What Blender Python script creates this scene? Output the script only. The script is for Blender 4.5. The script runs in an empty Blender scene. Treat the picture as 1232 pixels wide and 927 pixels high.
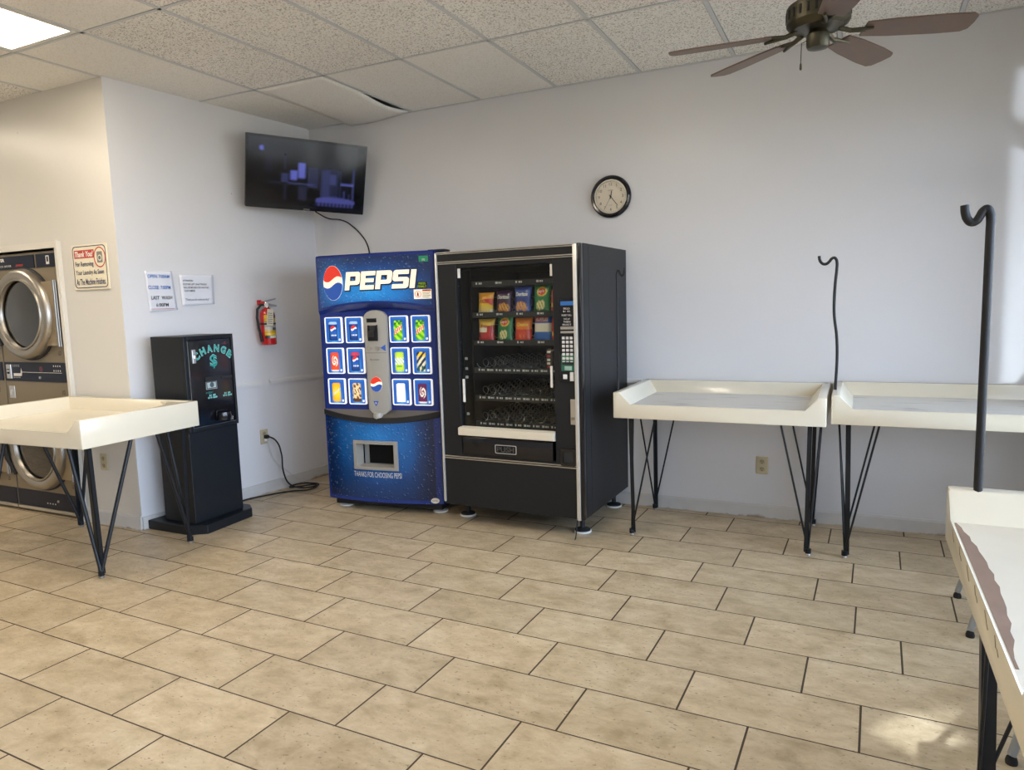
import bpy, bmesh, math, random
from mathutils import Vector, Matrix
C = bpy.context.scene.collection
SC = bpy.context.scene
PI = math.pi
rnd = random.Random(7)
ZC = 3.07          # ceiling height

# ------------------------------------------------------------------ helpers
def lin(c):
    return tuple((x/12.92 if x <= .04045 else ((x+.055)/1.055)**2.4) for x in c)
def hx(s):
    s = s.lstrip('#'); return lin(tuple(int(s[i:i+2], 16)/255 for i in (0, 2, 4)))

def mat(name, col, rough=.5, metal=0, emit=None, es=0, spec=.5, coat=0, bump=0, bscale=40, var=0, vscale=6):
    m = bpy.data.materials.new(name); m.use_nodes = True
    nt = m.node_tree; b = nt.nodes['Principled BSDF']
    b.inputs['Base Color'].default_value = (*col, 1); b.inputs['Roughness'].default_value = rough
    b.inputs['Metallic'].default_value = metal; b.inputs['Specular IOR Level'].default_value = spec
    b.inputs['Coat Weight'].default_value = coat; b.inputs['Coat Roughness'].default_value = .1
    if emit:
        b.inputs['Emission Color'].default_value = (*emit, 1); b.inputs['Emission Strength'].default_value = es
    if bump or var:
        tc = nt.nodes.new('ShaderNodeTexCoord')
        n = nt.nodes.new('ShaderNodeTexNoise'); n.inputs['Scale'].default_value = bscale; n.inputs['Detail'].default_value = 4
        nt.links.new(tc.outputs['Object'], n.inputs['Vector'])
        if bump:
            bp = nt.nodes.new('ShaderNodeBump'); bp.inputs['Strength'].default_value = bump; bp.inputs['Distance'].default_value = .01
            nt.links.new(n.outputs['Fac'], bp.inputs['Height']); nt.links.new(bp.outputs['Normal'], b.inputs['Normal'])
        if var:
            n2 = nt.nodes.new('ShaderNodeTexNoise'); n2.inputs['Scale'].default_value = vscale; n2.inputs['Detail'].default_value = 5
            nt.links.new(tc.outputs['Object'], n2.inputs['Vector'])
            mx = nt.nodes.new('ShaderNodeMix'); mx.data_type = 'RGBA'
            mx.inputs[6].default_value = (*[c*(1-var) for c in col], 1); mx.inputs[7].default_value = (*[min(1, c*(1+var*.5)) for c in col], 1)
            nt.links.new(n2.outputs['Fac'], mx.inputs[0]); nt.links.new(mx.outputs[2], b.inputs['Base Color'])
    return m

class MB:
    """collects geometry, links it as ONE mesh object"""
    def __init__(self): self.bm = bmesh.new(); self.mi = 0
    def _f(self, vs):
        try:
            f = self.bm.faces.new(vs); f.material_index = self.mi; return f
        except ValueError: return None
    def box(self, a, b, bev=0, M=None):
        x0, y0, z0 = a; x1, y1, z1 = b
        P = [(x0,y0,z0),(x1,y0,z0),(x1,y1,z0),(x0,y1,z0),(x0,y0,z1),(x1,y0,z1),(x1,y1,z1),(x0,y1,z1)]
        vs = [self.bm.verts.new((M @ Vector(p)) if M else p) for p in P]
        fs = [self._f([vs[i] for i in q]) for q in ((0,3,2,1),(4,5,6,7),(0,1,5,4),(1,2,6,5),(2,3,7,6),(3,0,4,7))]
        if bev:
            es = list({e for f in fs for e in f.edges})
            r = bmesh.ops.bevel(self.bm, geom=es, offset=bev, segments=2, profile=.5, affect='EDGES')
            for f in r['faces']: f.material_index = self.mi
        return self
    def prism(self, loop, axis, a0, a1, bev=0):
        """extrude a 2D loop along an axis ('x': loop is (y,z); 'y': loop is (x,z); 'z': loop is (x,y))"""
        def P(u, v, w): return {'x': (w,u,v), 'y': (u,w,v), 'z': (u,v,w)}[axis]
        A = [self.bm.verts.new(P(u, v, a0)) for u, v in loop]; B = [self.bm.verts.new(P(u, v, a1)) for u, v in loop]
        n = len(loop); fs = [self._f(A), self._f(B[::-1])]
        for i in range(n): fs.append(self._f([A[i], B[i], B[(i+1) % n], A[(i+1) % n]]))
        if bev:
            es = list({e for f in fs if f for e in f.edges})
            r = bmesh.ops.bevel(self.bm, geom=es, offset=bev, segments=2, profile=.5, affect='EDGES')
            for f in r['faces']: f.material_index = self.mi
        return self
    def tube(self, pts, r, seg=10, closed=False, caps=True):
        pts = [Vector(p) for p in pts]; n = len(pts); rings = []; up = None
        for i, p in enumerate(pts):
            a = pts[i-1] if (i > 0 or closed) else pts[i]; b = pts[(i+1) % n] if (i < n-1 or closed) else pts[i]
            t = (b-a).normalized()
            if up is None:
                up = Vector((0,0,1)) if abs(t.z) < .9 else Vector((1,0,0))
            s = t.cross(up).normalized(); up = s.cross(t).normalized()
            rr = r[i] if isinstance(r, (list, tuple)) else r
            rings.append([self.bm.verts.new(p + (s*math.cos(k*2*PI/seg)+up*math.sin(k*2*PI/seg))*rr) for k in range(seg)])
        for i in range(n if closed else n-1):
            A, B = rings[i], rings[(i+1) % n]
            for k in range(seg): self._f([A[k], A[(k+1) % seg], B[(k+1) % seg], B[k]])
        if caps and not closed: self._f(rings[0][::-1]); self._f(rings[-1])
        return self
    def lathe(self, prof, seg=32, M=None, caps=True):
        """profile of (radius, height) about local z"""
        rings = []
        for r, h in prof:
            rings.append([self.bm.verts.new((M @ Vector((r*math.cos(k*2*PI/seg), r*math.sin(k*2*PI/seg), h))) if M else (r*math.cos(k*2*PI/seg), r*math.sin(k*2*PI/seg), h)) for k in range(seg)])
        for A, B in zip(rings, rings[1:]):
            for k in range(seg): self._f([A[k], A[(k+1) % seg], B[(k+1) % seg], B[k]])
        if caps: self._f(rings[0][::-1]); self._f(rings[-1])
        return self
    def grid(self, fn, nu, nv):
        V = [[self.bm.verts.new(fn(i/nu, j/nv)) for i in range(nu+1)] for j in range(nv+1)]
        for j in range(nv):
            for i in range(nu): self._f([V[j][i], V[j][i+1], V[j+1][i+1], V[j+1][i]])
        return self
    def bar(self, a, b, w, t, ref=(0,0,1)):
        """flat bar from a to b: w wide, t thick"""
        a = Vector(a); b = Vector(b); d = (b-a).normalized(); s = d.cross(Vector(ref)).normalized(); u = s.cross(d)
        q = [s*w/2+u*t/2, -s*w/2+u*t/2, -s*w/2-u*t/2, s*w/2-u*t/2]
        A = [self.bm.verts.new(a+k) for k in q]; B = [self.bm.verts.new(b+k) for k in q]
        self._f(A); self._f(B[::-1])
        for i in range(4): self._f([A[i], B[i], B[(i+1) % 4], A[(i+1) % 4]])
        return self
    def build(self, name, m, parent=None, smooth=False, recalc=True):
        if recalc: bmesh.ops.recalc_face_normals(self.bm, faces=self.bm.faces[:])
        me = bpy.data.meshes.new(name); self.bm.to_mesh(me); self.bm.free()
        for mm in (m if isinstance(m, (list, tuple)) else [m]): me.materials.append(mm)
        o = bpy.data.objects.new(name, me); C.objects.link(o)
        if smooth:
            for p in me.polygons: p.use_smooth = True
            try: me.set_sharp_from_angle(angle=math.radians(smooth if smooth is not True else 40))
            except Exception: pass
        if parent: o.parent = parent
        return o

def empty(name, label, cat, loc, rz=0, group=None):
    o = bpy.data.objects.new(name, None); C.objects.link(o); o.empty_display_size = .1
    o.location = loc; o.rotation_euler = (0, 0, rz)
    tag(o, label, cat, group); return o
def tag(o, label, cat, group=None):
    o['label'] = label; o['category'] = cat
    if group: o['group'] = group
    return o
def struct(o):
    o['kind'] = 'structure'; return o
def copy_tree(o, parent=None):
    kids = list(o.children); c = o.copy(); C.objects.link(c)
    if parent: c.parent = parent
    for k in kids: copy_tree(k, c)
    return c

def curve_mesh(cu, name):
    o = bpy.data.objects.new('tmp', cu); C.objects.link(o)
    dg = bpy.context.evaluated_depsgraph_get()
    me = bpy.data.meshes.new_from_object(o.evaluated_get(dg)); me.name = name
    bpy.data.objects.remove(o); bpy.data.curves.remove(cu); return me
def text(name, body, m, parent, x, y, z, h=None, w=None, ext=.0006, shear=0, bold=0, align='CENTER', spacing=1.0, line=1.0, label=None):
    """lettering standing in the local x-z plane facing -y; (x,y,z) is the centre; h / w are the overall size"""
    cu = bpy.data.curves.new(name, 'FONT'); cu.body = body; cu.align_x = align; cu.shear = shear; cu.offset = bold
    cu.space_character = spacing; cu.space_line = line; cu.resolution_u = 3; cu.extrude = 0
    me = curve_mesh(cu, name)
    xs = [v.co.x for v in me.vertices]; ys = [v.co.y for v in me.vertices]
    if not xs: return None
    W, H = max(xs)-min(xs), max(ys)-min(ys); cx, cy = (max(xs)+min(xs))/2, (max(ys)+min(ys))/2
    sy = h/H if h else w/W; sx = w/W if w else sy
    for v in me.vertices: v.co = ((v.co.x-cx)*sx, -ext, (v.co.y-cy)*sy)
    me.materials.append(m)
    o = bpy.data.objects.new(name, me); C.objects.link(o); o.location = (x, y, z)
    if parent: o.parent = parent
    if label: o['label'] = label
    return o
def shape(name, loops, m, parent, y, ext=.002, off=(0, 0), sc=1, shear=0):
    """flat outline(s) with holes in local x-z, front at y, body ext thick behind it"""
    cu = bpy.data.curves.new(name, 'CURVE'); cu.dimensions = '2D'; cu.fill_mode = 'BOTH'; cu.extrude = ext/2
    for lp in loops:
        s = cu.splines.new('POLY'); s.points.add(len(lp)-1); s.use_cyclic_u = True
        for p, (a, b) in zip(s.points, lp): p.co = ((a+shear*b)*sc+off[0], b*sc+off[1], 0, 1)
    me = curve_mesh(cu, name)
    for v in me.vertices: v.co = (v.co.x, y+ext/2-v.co.z, v.co.y)
    me.materials.append(m)
    o = bpy.data.objects.new(name, me); C.objects.link(o)
    if parent: o.parent = parent
    return o
def attach(o, root):
    o.data.transform((Matrix.Translation(root.location) @ root.rotation_euler.to_matrix().to_4x4()).inverted()); o.parent = root
    for c in o.children: c.matrix_basis = (Matrix.Translation(root.location) @ root.rotation_euler.to_matrix().to_4x4()).inverted() @ c.matrix_basis
    return o
def pipe(name, label, cat, pts, r, m, sub=6):
    """flexible cord through the given points"""
    cu = bpy.data.curves.new(name, 'CURVE'); cu.dimensions = '3D'; cu.bevel_depth = r; cu.bevel_resolution = 3; cu.resolution_u = sub; cu.use_fill_caps = True
    s = cu.splines.new('BEZIER'); s.bezier_points.add(len(pts)-1)
    for b, p in zip(s.bezier_points, pts): b.co = p; b.handle_left_type = b.handle_right_type = 'AUTO'
    me = curve_mesh(cu, name); me.materials.append(m)
    for p in me.polygons: p.use_smooth = True
    o = bpy.data.objects.new(name, me); C.objects.link(o)
    if label: tag(o, label, cat)
    return o
def circ(cx, cz, r, n=32, rz=None):
    return [(cx+r*math.cos(k*2*PI/n), cz+(rz or r)*math.sin(k*2*PI/n)) for k in range(n)]
def rrect(x0, z0, x1, z1, r, n=5):
    L = []
    for cx, cz, a in ((x1-r, z1-r, 0), (x0+r, z1-r, 90), (x0+r, z0+r, 180), (x1-r, z0+r, 270)):
        for k in range(n+1):
            t = math.radians(a+90*k/n); L.append((cx+r*math.cos(t), cz+r*math.sin(t)))
    return L
def painted(name, nu, nv, pos, col, m, parent, smooth=True, thick=0):
    """printed graphic: a grid surface whose print is stored per vertex; col(u,v) gives an sRGB triple"""
    mb = MB(); mb.grid(pos, nu, nv)
    me = bpy.data.meshes.new(name); mb.bm.to_mesh(me); mb.bm.free()
    ca = me.color_attributes.new('Col', 'FLOAT_COLOR', 'POINT')
    k = 0
    for j in range(nv+1):
        for i in range(nu+1):
            ca.data[k].color = (*lin(col(i/nu, j/nv)), 1); k += 1
    for p in me.polygons: p.use_smooth = smooth
    me.materials.append(m)
    o = bpy.data.objects.new(name, me); C.objects.link(o)
    if parent: o.parent = parent
    if thick:
        md = o.modifiers.new('thickness', 'SOLIDIFY'); md.thickness = thick; md.offset = -1
    return o
def print_mat(name, rough=.3, emit=0, drops=0, coat=0):
    m = bpy.data.materials.new(name); m.use_nodes = True; nt = m.node_tree; b = nt.nodes['Principled BSDF']
    at = nt.nodes.new('ShaderNodeAttribute'); at.attribute_name = 'Col'
    src = at.outputs['Color']
    b.inputs['Roughness'].default_value = rough; b.inputs['Coat Weight'].default_value = coat
    if drops:
        tc = nt.nodes.new('ShaderNodeTexCoord')
        mp = nt.nodes.new('ShaderNodeMapping'); mp.inputs['Scale'].default_value = (1, .001, 1)
        nt.links.new(tc.outputs['Object'], mp.inputs['Vector'])
        hs = []
        for sc, th in ((drops, .34), (drops*.42, .22)):
            vo = nt.nodes.new('ShaderNodeTexVoronoi'); vo.inputs['Scale'].default_value = sc
            nt.links.new(mp.outputs['Vector'], vo.inputs['Vector'])
            mr = nt.nodes.new('ShaderNodeMapRange'); mr.inputs[1].default_value = th; mr.inputs[2].default_value = 0
            mr.inputs[3].default_value = 0; mr.inputs[4].default_value = 1
            nt.links.new(vo.outputs['Distance'], mr.inputs[0]); hs.append(mr.outputs[0])
        mx = nt.nodes.new('ShaderNodeMath'); mx.operation = 'MAXIMUM'
        nt.links.new(hs[0], mx.inputs[0]); nt.links.new(hs[1], mx.inputs[1])
        bp = nt.nodes.new('ShaderNodeBump'); bp.inputs['Strength'].default_value = .9; bp.inputs['Distance'].default_value = .006
        nt.links.new(mx.outputs[0], bp.inputs['Height']); nt.links.new(bp.outputs['Normal'], b.inputs['Normal'])
        # the print's own drop marks: a pale crescent on each drop
        cr = nt.nodes.new('ShaderNodeMapRange'); cr.inputs[1].default_value = .55; cr.inputs[2].default_value = .95
        nt.links.new(mx.outputs[0], cr.inputs[0])
        mc = nt.nodes.new('ShaderNodeMix'); mc.data_type = 'RGBA'; mc.blend_type = 'ADD'
        fm = nt.nodes.new('ShaderNodeMath'); fm.operation = 'MULTIPLY'; fm.inputs[1].default_value = .40
        nt.links.new(cr.outputs[0], fm.inputs[0]); nt.links.new(fm.outputs[0], mc.inputs[0])
        nt.links.new(src, mc.inputs[6]); mc.inputs[7].default_value = (.25, .5, .8, 1)
        src = mc.outputs[2]
    nt.links.new(src, b.inputs['Base Color'])
    if emit:
        nt.links.new(src, b.inputs['Emission Color']); b.inputs['Emission Strength'].default_value = emit
    return m
def mixc(a, b, t):
    t = max(0, min(1, t)); return tuple(x*(1-t)+y*t for x, y in zip(a, b))
def rgb(s):
    s = s.lstrip('#'); return tuple(int(s[i:i+2], 16)/255 for i in (0, 2, 4))

# ------------------------------------------------------------------ materials
def wall_mat(name, col, rough=.32):
    m = mat(name, col, rough, spec=.35); nt = m.node_tree; b = nt.nodes['Principled BSDF']
    tc = nt.nodes.new('ShaderNodeTexCoord')
    n = nt.nodes.new('ShaderNodeTexNoise'); n.inputs['Scale'].default_value = 1.3; n.inputs['Detail'].default_value = 6
    nt.links.new(tc.outputs['Object'], n.inputs['Vector'])
    mx = nt.nodes.new('ShaderNodeMix'); mx.data_type = 'RGBA'
    mx.inputs[6].default_value = (*[c*.95 for c in col], 1); mx.inputs[7].default_value = (*[min(1, c*1.03) for c in col], 1)
    nt.links.new(n.outputs['Fac'], mx.inputs[0])
    # small scuffs and specks in the paint
    v = nt.nodes.new('ShaderNodeTexVoronoi'); v.inputs['Scale'].default_value = 3.2; nt.links.new(tc.outputs['Object'], v.inputs['Vector'])
    mr = nt.nodes.new('ShaderNodeMapRange'); mr.inputs[1].default_value = .022; mr.inputs[2].default_value = .012; mr.inputs[3].default_value = 0; mr.inputs[4].default_value = .55
    nt.links.new(v.outputs['Distance'], mr.inputs[0])
    m2 = nt.nodes.new('ShaderNodeMix'); m2.data_type = 'RGBA'; m2.inputs[7].default_value = (.22, .2, .18, 1)
    nt.links.new(mr.outputs[0], m2.inputs[0]); nt.links.new(mx.outputs[2], m2.inputs[6]); nt.links.new(m2.outputs[2], b.inputs['Base Color'])
    n3 = nt.nodes.new('ShaderNodeTexNoise'); n3.inputs['Scale'].default_value = 9; n3.inputs['Detail'].default_value = 3
    nt.links.new(tc.outputs['Object'], n3.inputs['Vector'])
    bp = nt.nodes.new('ShaderNodeBump'); bp.inputs['Strength'].default_value = .12; bp.inputs['Distance'].default_value = .02
    nt.links.new(n3.outputs['Fac'], bp.inputs['Height']); nt.links.new(bp.outputs['Normal'], b.inputs['Normal'])
    return m
M = {}
M['wall'] = wall_mat('white_wall_paint', (.66, .655, .66))
M['wall2'] = wall_mat('lamp_warmed_wall_paint', (.62, .60, .55))  # warmth of the lamp light is put into this wall colour
M['base'] = mat('baseboard_paint', (.56, .55, .53), .35, var=.12, vscale=9)
M['rail'] = mat('chair_rail_paint', (.66, .65, .63), .35)
M['tbar'] = mat('ceiling_grid_metal', (.56, .57, .58), .45)
M['void'] = mat('plenum_dark', (.03, .026, .022), .9)
M['black'] = mat('black_satin_metal', (.016, .018, .02), .42, bump=.05, bscale=300)
M['blackgloss'] = mat('black_gloss_plastic', (.006, .006, .008), .12)
M['blackmatte'] = mat('black_rubber', (.010, .010, .011), .7)
M['snackblack'] = mat('snack_machine_black', (.011, .012, .014), .45, spec=.3, bump=.08, bscale=400)
M['dark'] = mat('dark_interior', (.005, .005, .006), .7, spec=.2)
M['white'] = mat('white_plastic', (.75, .74, .70), .4)
M['silver'] = mat('brushed_aluminium', (.62, .61, .58), .32, 1)
M['post'] = mat('pale_anodised_post', (.68, .68, .66), .35, .6)
M['chrome'] = mat('polished_chrome', (.8, .8, .8), .12, 1)
M['steel'] = mat('dull_steel', (.36, .35, .33), .4, 1)
M['grey'] = mat('grey_plastic', (.42, .42, .41), .4)
M['cream'] = mat('cream_fibreglass', (.72, .66, .52), .22, coat=.25, var=.07, vscale=3)
M['iron'] = mat('painted_black_iron', (.008, .010, .013), .42, spec=.35, var=.4, vscale=14)
M['rust'] = mat('worn_black_iron', (.012, .012, .013), .5, spec=.35, var=.5, vscale=10)
M['pepsiblue'] = mat('royal_blue_paint', hx('#0d2a78'), .28, coat=.2)
M['legplate'] = mat('grey_painted_leg', (.30, .32, .33), .4, .3)

def stain_base():
    m = M['base']; nt = m.node_tree; b = nt.nodes['Principled BSDF']; src = b.inputs['Base Color'].links[0].from_socket
    tc = nt.nodes.new('ShaderNodeTexCoord'); sp = nt.nodes.new('ShaderNodeSeparateXYZ'); nt.links.new(tc.outputs['Object'], sp.inputs[0])
    n = nt.nodes.new('ShaderNodeTexNoise'); n.inputs['Scale'].default_value = 2.3; n.inputs['Detail'].default_value = 8; n.inputs['Roughness'].default_value = .7; nt.links.new(tc.outputs['Object'], n.inputs['Vector'])
    a = nt.nodes.new('ShaderNodeMath'); a.operation = 'MULTIPLY_ADD'; a.inputs[1].default_value = -6; nt.links.new(sp.outputs[2], a.inputs[0]); nt.links.new(n.outputs['Fac'], a.inputs[2])
    r = nt.nodes.new('ShaderNodeMapRange'); r.inputs[1].default_value = .46; r.inputs[2].default_value = .56; r.inputs[4].default_value = .75; nt.links.new(a.outputs[0], r.inputs[0])
    x = nt.nodes.new('ShaderNodeMix'); x.data_type = 'RGBA'; x.inputs[7].default_value = (.17, .10, .055, 1)
    nt.links.new(r.outputs[0], x.inputs[0]); nt.links.new(src, x.inputs[6]); nt.links.new(x.outputs[2], b.inputs['Base Color'])
stain_base()
def tray_mat():
    m = mat('worn_white_tray', (.62, .60, .55), .3, coat=.15); nt = m.node_tree; b = nt.nodes['Principled BSDF']
    tc = nt.nodes.new('ShaderNodeTexCoord'); mp = nt.nodes.new('ShaderNodeMapping'); mp.inputs['Scale'].default_value = (2.2, 9, 1)
    nt.links.new(tc.outputs['Object'], mp.inputs['Vector'])
    n = nt.nodes.new('ShaderNodeTexNoise'); n.inputs['Scale'].default_value = 1.6; n.inputs['Detail'].default_value = 7; nt.links.new(mp.outputs[0], n.inputs['Vector'])
    r = nt.nodes.new('ShaderNodeValToRGB'); e = r.color_ramp.elements
    e[0].position = .30; e[0].color = (.30, .29, .30, 1); e[1].position = .42; e[1].color = (.60, .585, .55, 1)
    nt.links.new(n.outputs['Fac'], r.inputs[0]); nt.links.new(r.outputs[0], b.inputs['Base Color'])
    return m
M['tray'] = tray_mat(); M['tray_cream'] = mat('worn_cream_tray', (.56, .49, .38), .4, coat=.05, var=.10, vscale=9)

def glass_mat(name, tint=(1, 1, 1), refl=1.0, rough=.0):
    m = bpy.data.materials.new(name); m.use_nodes = True; nt = m.node_tree
    for n in list(nt.nodes): nt.nodes.remove(n)
    out = nt.nodes.new('ShaderNodeOutputMaterial'); t = nt.nodes.new('ShaderNodeBsdfTransparent'); t.inputs[0].default_value = (*tint, 1)
    g = nt.nodes.new('ShaderNodeBsdfGlossy'); g.inputs['Roughness'].default_value = rough
    fr = nt.nodes.new('ShaderNodeFresnel'); fr.inputs[0].default_value = 1.5
    mu = nt.nodes.new('ShaderNodeMath'); mu.operation = 'MULTIPLY'; mu.inputs[1].default_value = refl
    mx = nt.nodes.new('ShaderNodeMixShader')
    nt.links.new(fr.outputs[0], mu.inputs[0]); nt.links.new(mu.outputs[0], mx.inputs[0])
    nt.links.new(t.outputs[0], mx.inputs[1]); nt.links.new(g.outputs[0], mx.inputs[2]); nt.links.new(mx.outputs[0], out.inputs[0])
    return m
M['glass'] = glass_mat('clear_glass', (.93, .95, .94), .45)
M['winglass'] = glass_mat('window_glass', (.95, .97, .97), .8)
M['dryglass'] = glass_mat('dryer_door_glass', (.25, .27, .26), 2.2)
M['print'] = print_mat('printed_film', .3)
M['paper'] = mat('white_paper', (.66, .67, .71), .7)
M['cardboard'] = mat('sign_board_cream', (.72, .66, .50), .5)
def ink(name, s, rough=.5): return mat(name, hx(s), rough)
M['ink_blue'] = ink('blue_ink', '#2b66b4'); M['ink_black'] = ink('black_ink', '#26262c'); M['ink_red'] = ink('red_ink', '#b8382c')
M['ink_navy'] = ink('navy_ink', '#26305a'); M['ink_white'] = ink('white_ink', '#e8e4da'); M['teal'] = ink('teal_ink', '#2fa39b')

# ------------------------------------------------------------------ floor
def floor_mat():
    m = bpy.data.materials.new('travertine_tile'); m.use_nodes = True; nt = m.node_tree; b = nt.nodes['Principled BSDF']
    b.inputs['Roughness'].default_value = .34; b.inputs['Specular IOR Level'].default_value = .4
    tc = nt.nodes.new('ShaderNodeTexCoord'); at = nt.nodes.new('ShaderNodeAttribute'); at.attribute_name = 'tile'
    ad = nt.nodes.new('ShaderNodeVectorMath'); ad.operation = 'ADD'
    sc = nt.nodes.new('ShaderNodeVectorMath'); sc.operation = 'SCALE'; sc.inputs[3].default_value = 37
    nt.links.new(at.outputs['Color'], sc.inputs[0]); nt.links.new(tc.outputs['Object'], ad.inputs[0]); nt.links.new(sc.outputs[0], ad.inputs[1])
    mp = nt.nodes.new('ShaderNodeMapping'); mp.inputs['Scale'].default_value = (1, 1.6, 1); nt.links.new(ad.outputs[0], mp.inputs['Vector'])
    n = nt.nodes.new('ShaderNodeTexNoise'); n.inputs['Scale'].default_value = 5.5; n.inputs['Detail'].default_value = 12; n.inputs['Roughness'].default_value = .72; n.inputs['Distortion'].default_value = .25
    nt.links.new(mp.outputs[0], n.inputs['Vector'])
    r = nt.nodes.new('ShaderNodeValToRGB'); e = r.color_ramp.elements
    e[0].position = .30; e[0].color = (*hx('#9c8969'), 1); e[1].position = .70; e[1].color = (*hx('#cebea0'), 1)
    k = e.new(.5); k.color = (*hx('#b9a687'), 1)
    nt.links.new(n.outputs['Fac'], r.inputs[0])
    # pits
    n2 = nt.nodes.new('ShaderNodeTexNoise'); n2.inputs['Scale'].default_value = 55; n2.inputs['Detail'].default_value = 3; nt.links.new(mp.outputs[0], n2.inputs['Vector'])
    mr = nt.nodes.new('ShaderNodeMapRange'); mr.inputs[1].default_value = .64; mr.inputs[2].default_value = .72; mr.inputs[3].default_value = 0; mr.inputs[4].default_value = .7
    nt.links.new(n2.outputs['Fac'], mr.inputs[0])
    mx = nt.nodes.new('ShaderNodeMix'); mx.data_type = 'RGBA'; mx.inputs[7].default_value = (*hx('#6d5b45'), 1)
    nt.links.new(mr.outputs[0], mx.inputs[0]); nt.links.new(r.outputs[0], mx.inputs[6])
    # tile to tile variation
    sep = nt.nodes.new('ShaderNodeSeparateColor'); nt.links.new(at.outputs['Color'], sep.inputs[0])
    mr2 = nt.nodes.new('ShaderNodeMapRange'); mr2.inputs[3].default_value = .90; mr2.inputs[4].default_value = 1.06; nt.links.new(sep.outputs[0], mr2.inputs[0])
    vs = nt.nodes.new('ShaderNodeVectorMath'); vs.operation = 'SCALE'; nt.links.new(mx.outputs[2], vs.inputs[0]); nt.links.new(mr2.outputs[0], vs.inputs[3])
    nt.links.new(vs.outputs[0], b.inputs['Base Color'])
    bp = nt.nodes.new('ShaderNodeBump'); bp.inputs['Strength'].default_value = .15; bp.inputs['Distance'].default_value = .01
    nt.links.new(n.outputs['Fac'], bp.inputs['Height']); nt.links.new(bp.outputs['Normal'], b.inputs['Normal'])
    return m
M['tile'] = floor_mat()
M['grout'] = mat('dark_grout', hx('#45392b'), .9)
def make_floor():
    ang, y0, L, W = -.02187, .19362, .60807, .305
    X0, YB = -1.57704, .85218
    offs = [.913, .527, .055, -.2, -.405, -.664, -.846, .788, 2.167, 1.792, 2.019]   # rows -8 .. 2
    ca, sa = math.cos(ang), math.sin(ang)
    bm = bmesh.new(); cols = []
    def quad(x0, y0_, x1, y1, z, mi, col):
        vs = []
        for a, b in ((x0, y0_), (x1, y0_), (x1, y1), (x0, y1)):
            vs.append(bm.verts.new((ca*a-sa*b-X0, sa*a+ca*b-YB, z)))
        f = bm.faces.new(vs); f.material_index = mi; cols.append(col)
    g = .0038
    for k in range(-32, 4):
        i = k+8
        o = offs[i] if 0 <= i < len(offs) else (-.333*L*k*1.0)
        a = y0+(k-1)*W; b = y0+k*W
        n0 = int((-8-o)//L); n1 = int((6-o)//L)+1
        for n in range(n0, n1):
            c = (rnd.random(), rnd.random(), rnd.random(), 1)
            quad(o+n*L+g, a+g*.8, o+(n+1)*L-g, b-g*.8, 0, 0, c)
    quad(-9, -10.5, 7, 1.6, -.0015, 1, (0, 0, 0, 1))
    # slab below
    me = bpy.data.meshes.new('floor'); bm.to_mesh(me); bm.free()
    at = me.color_attributes.new('tile', 'FLOAT_COLOR', 'CORNER')
    for p in me.polygons:
        for l in p.loop_indices: at.data[l].color = cols[p.index]
    me.materials.append(M['tile']); me.materials.append(M['grout'])
    o = bpy.data.objects.new('floor', me); C.objects.link(o); struct(o)
make_floor()

# ------------------------------------------------------------------ walls
XR = 5.55                                   # window wall
YF = -9.0                                   # far front wall behind the photographer
XL = -5.0
struct(MB().box((-.6, 0, 0), (XR+.12, .15, ZC+.5)).build('wall_back', M['wall']))
# left wall leans a little off square: from the corner (0,0) to the alcove corner (-.148,-1.8)
mb = MB()
A0, A1 = (0.0, 0.02), (-.148, -1.7995)
B1 = (-.154, -1.7995)
lo = [(A0[0], A0[1], -.01), (A1[0], A1[1], -.01), (A1[0]-.45, A1[1], -.01), (A0[0]-.45, A0[1], -.01)]
hi = [(-.006, .02, ZC+.05), (B1[0], B1[1], ZC+.05), (B1[0]-.45, B1[1], ZC+.05), (-.46, .02, ZC+.05)]
vl = [mb.bm.verts.new(p) for p in lo]; vh = [mb.bm.verts.new(p) for p in hi]
mb._f(vl); mb._f(vh[::-1])
for i in range(4): mb._f([vl[i], vl[(i+1) % 4], vh[(i+1) % 4], vh[i]])
struct(mb.build('wall_left', M['wall']))
DX1 = -.80                                  # right side of the dryers' opening
mb = MB().box((DX1+.03, -1.80, -.01), (-.157, -1.70, ZC+.05)).box((XL, -1.80, 2.03), (DX1+.03, -1.70, ZC+.05)).box((XL, -1.80, -.01), (-2.45, -1.70, 2.03)).box((XL, -1.0, -.01), (-.55, -.9, ZC+.42)).box((-.62, -.95, ZC), (-.5, .1, ZC+.42))
struct(mb.build('wall_alcove', M['wall2']))
struct(MB().box((XL-.1, YF, -.01), (XL, -1.0, ZC+.42)).build('wall_far_left', M['wall2']))
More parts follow.
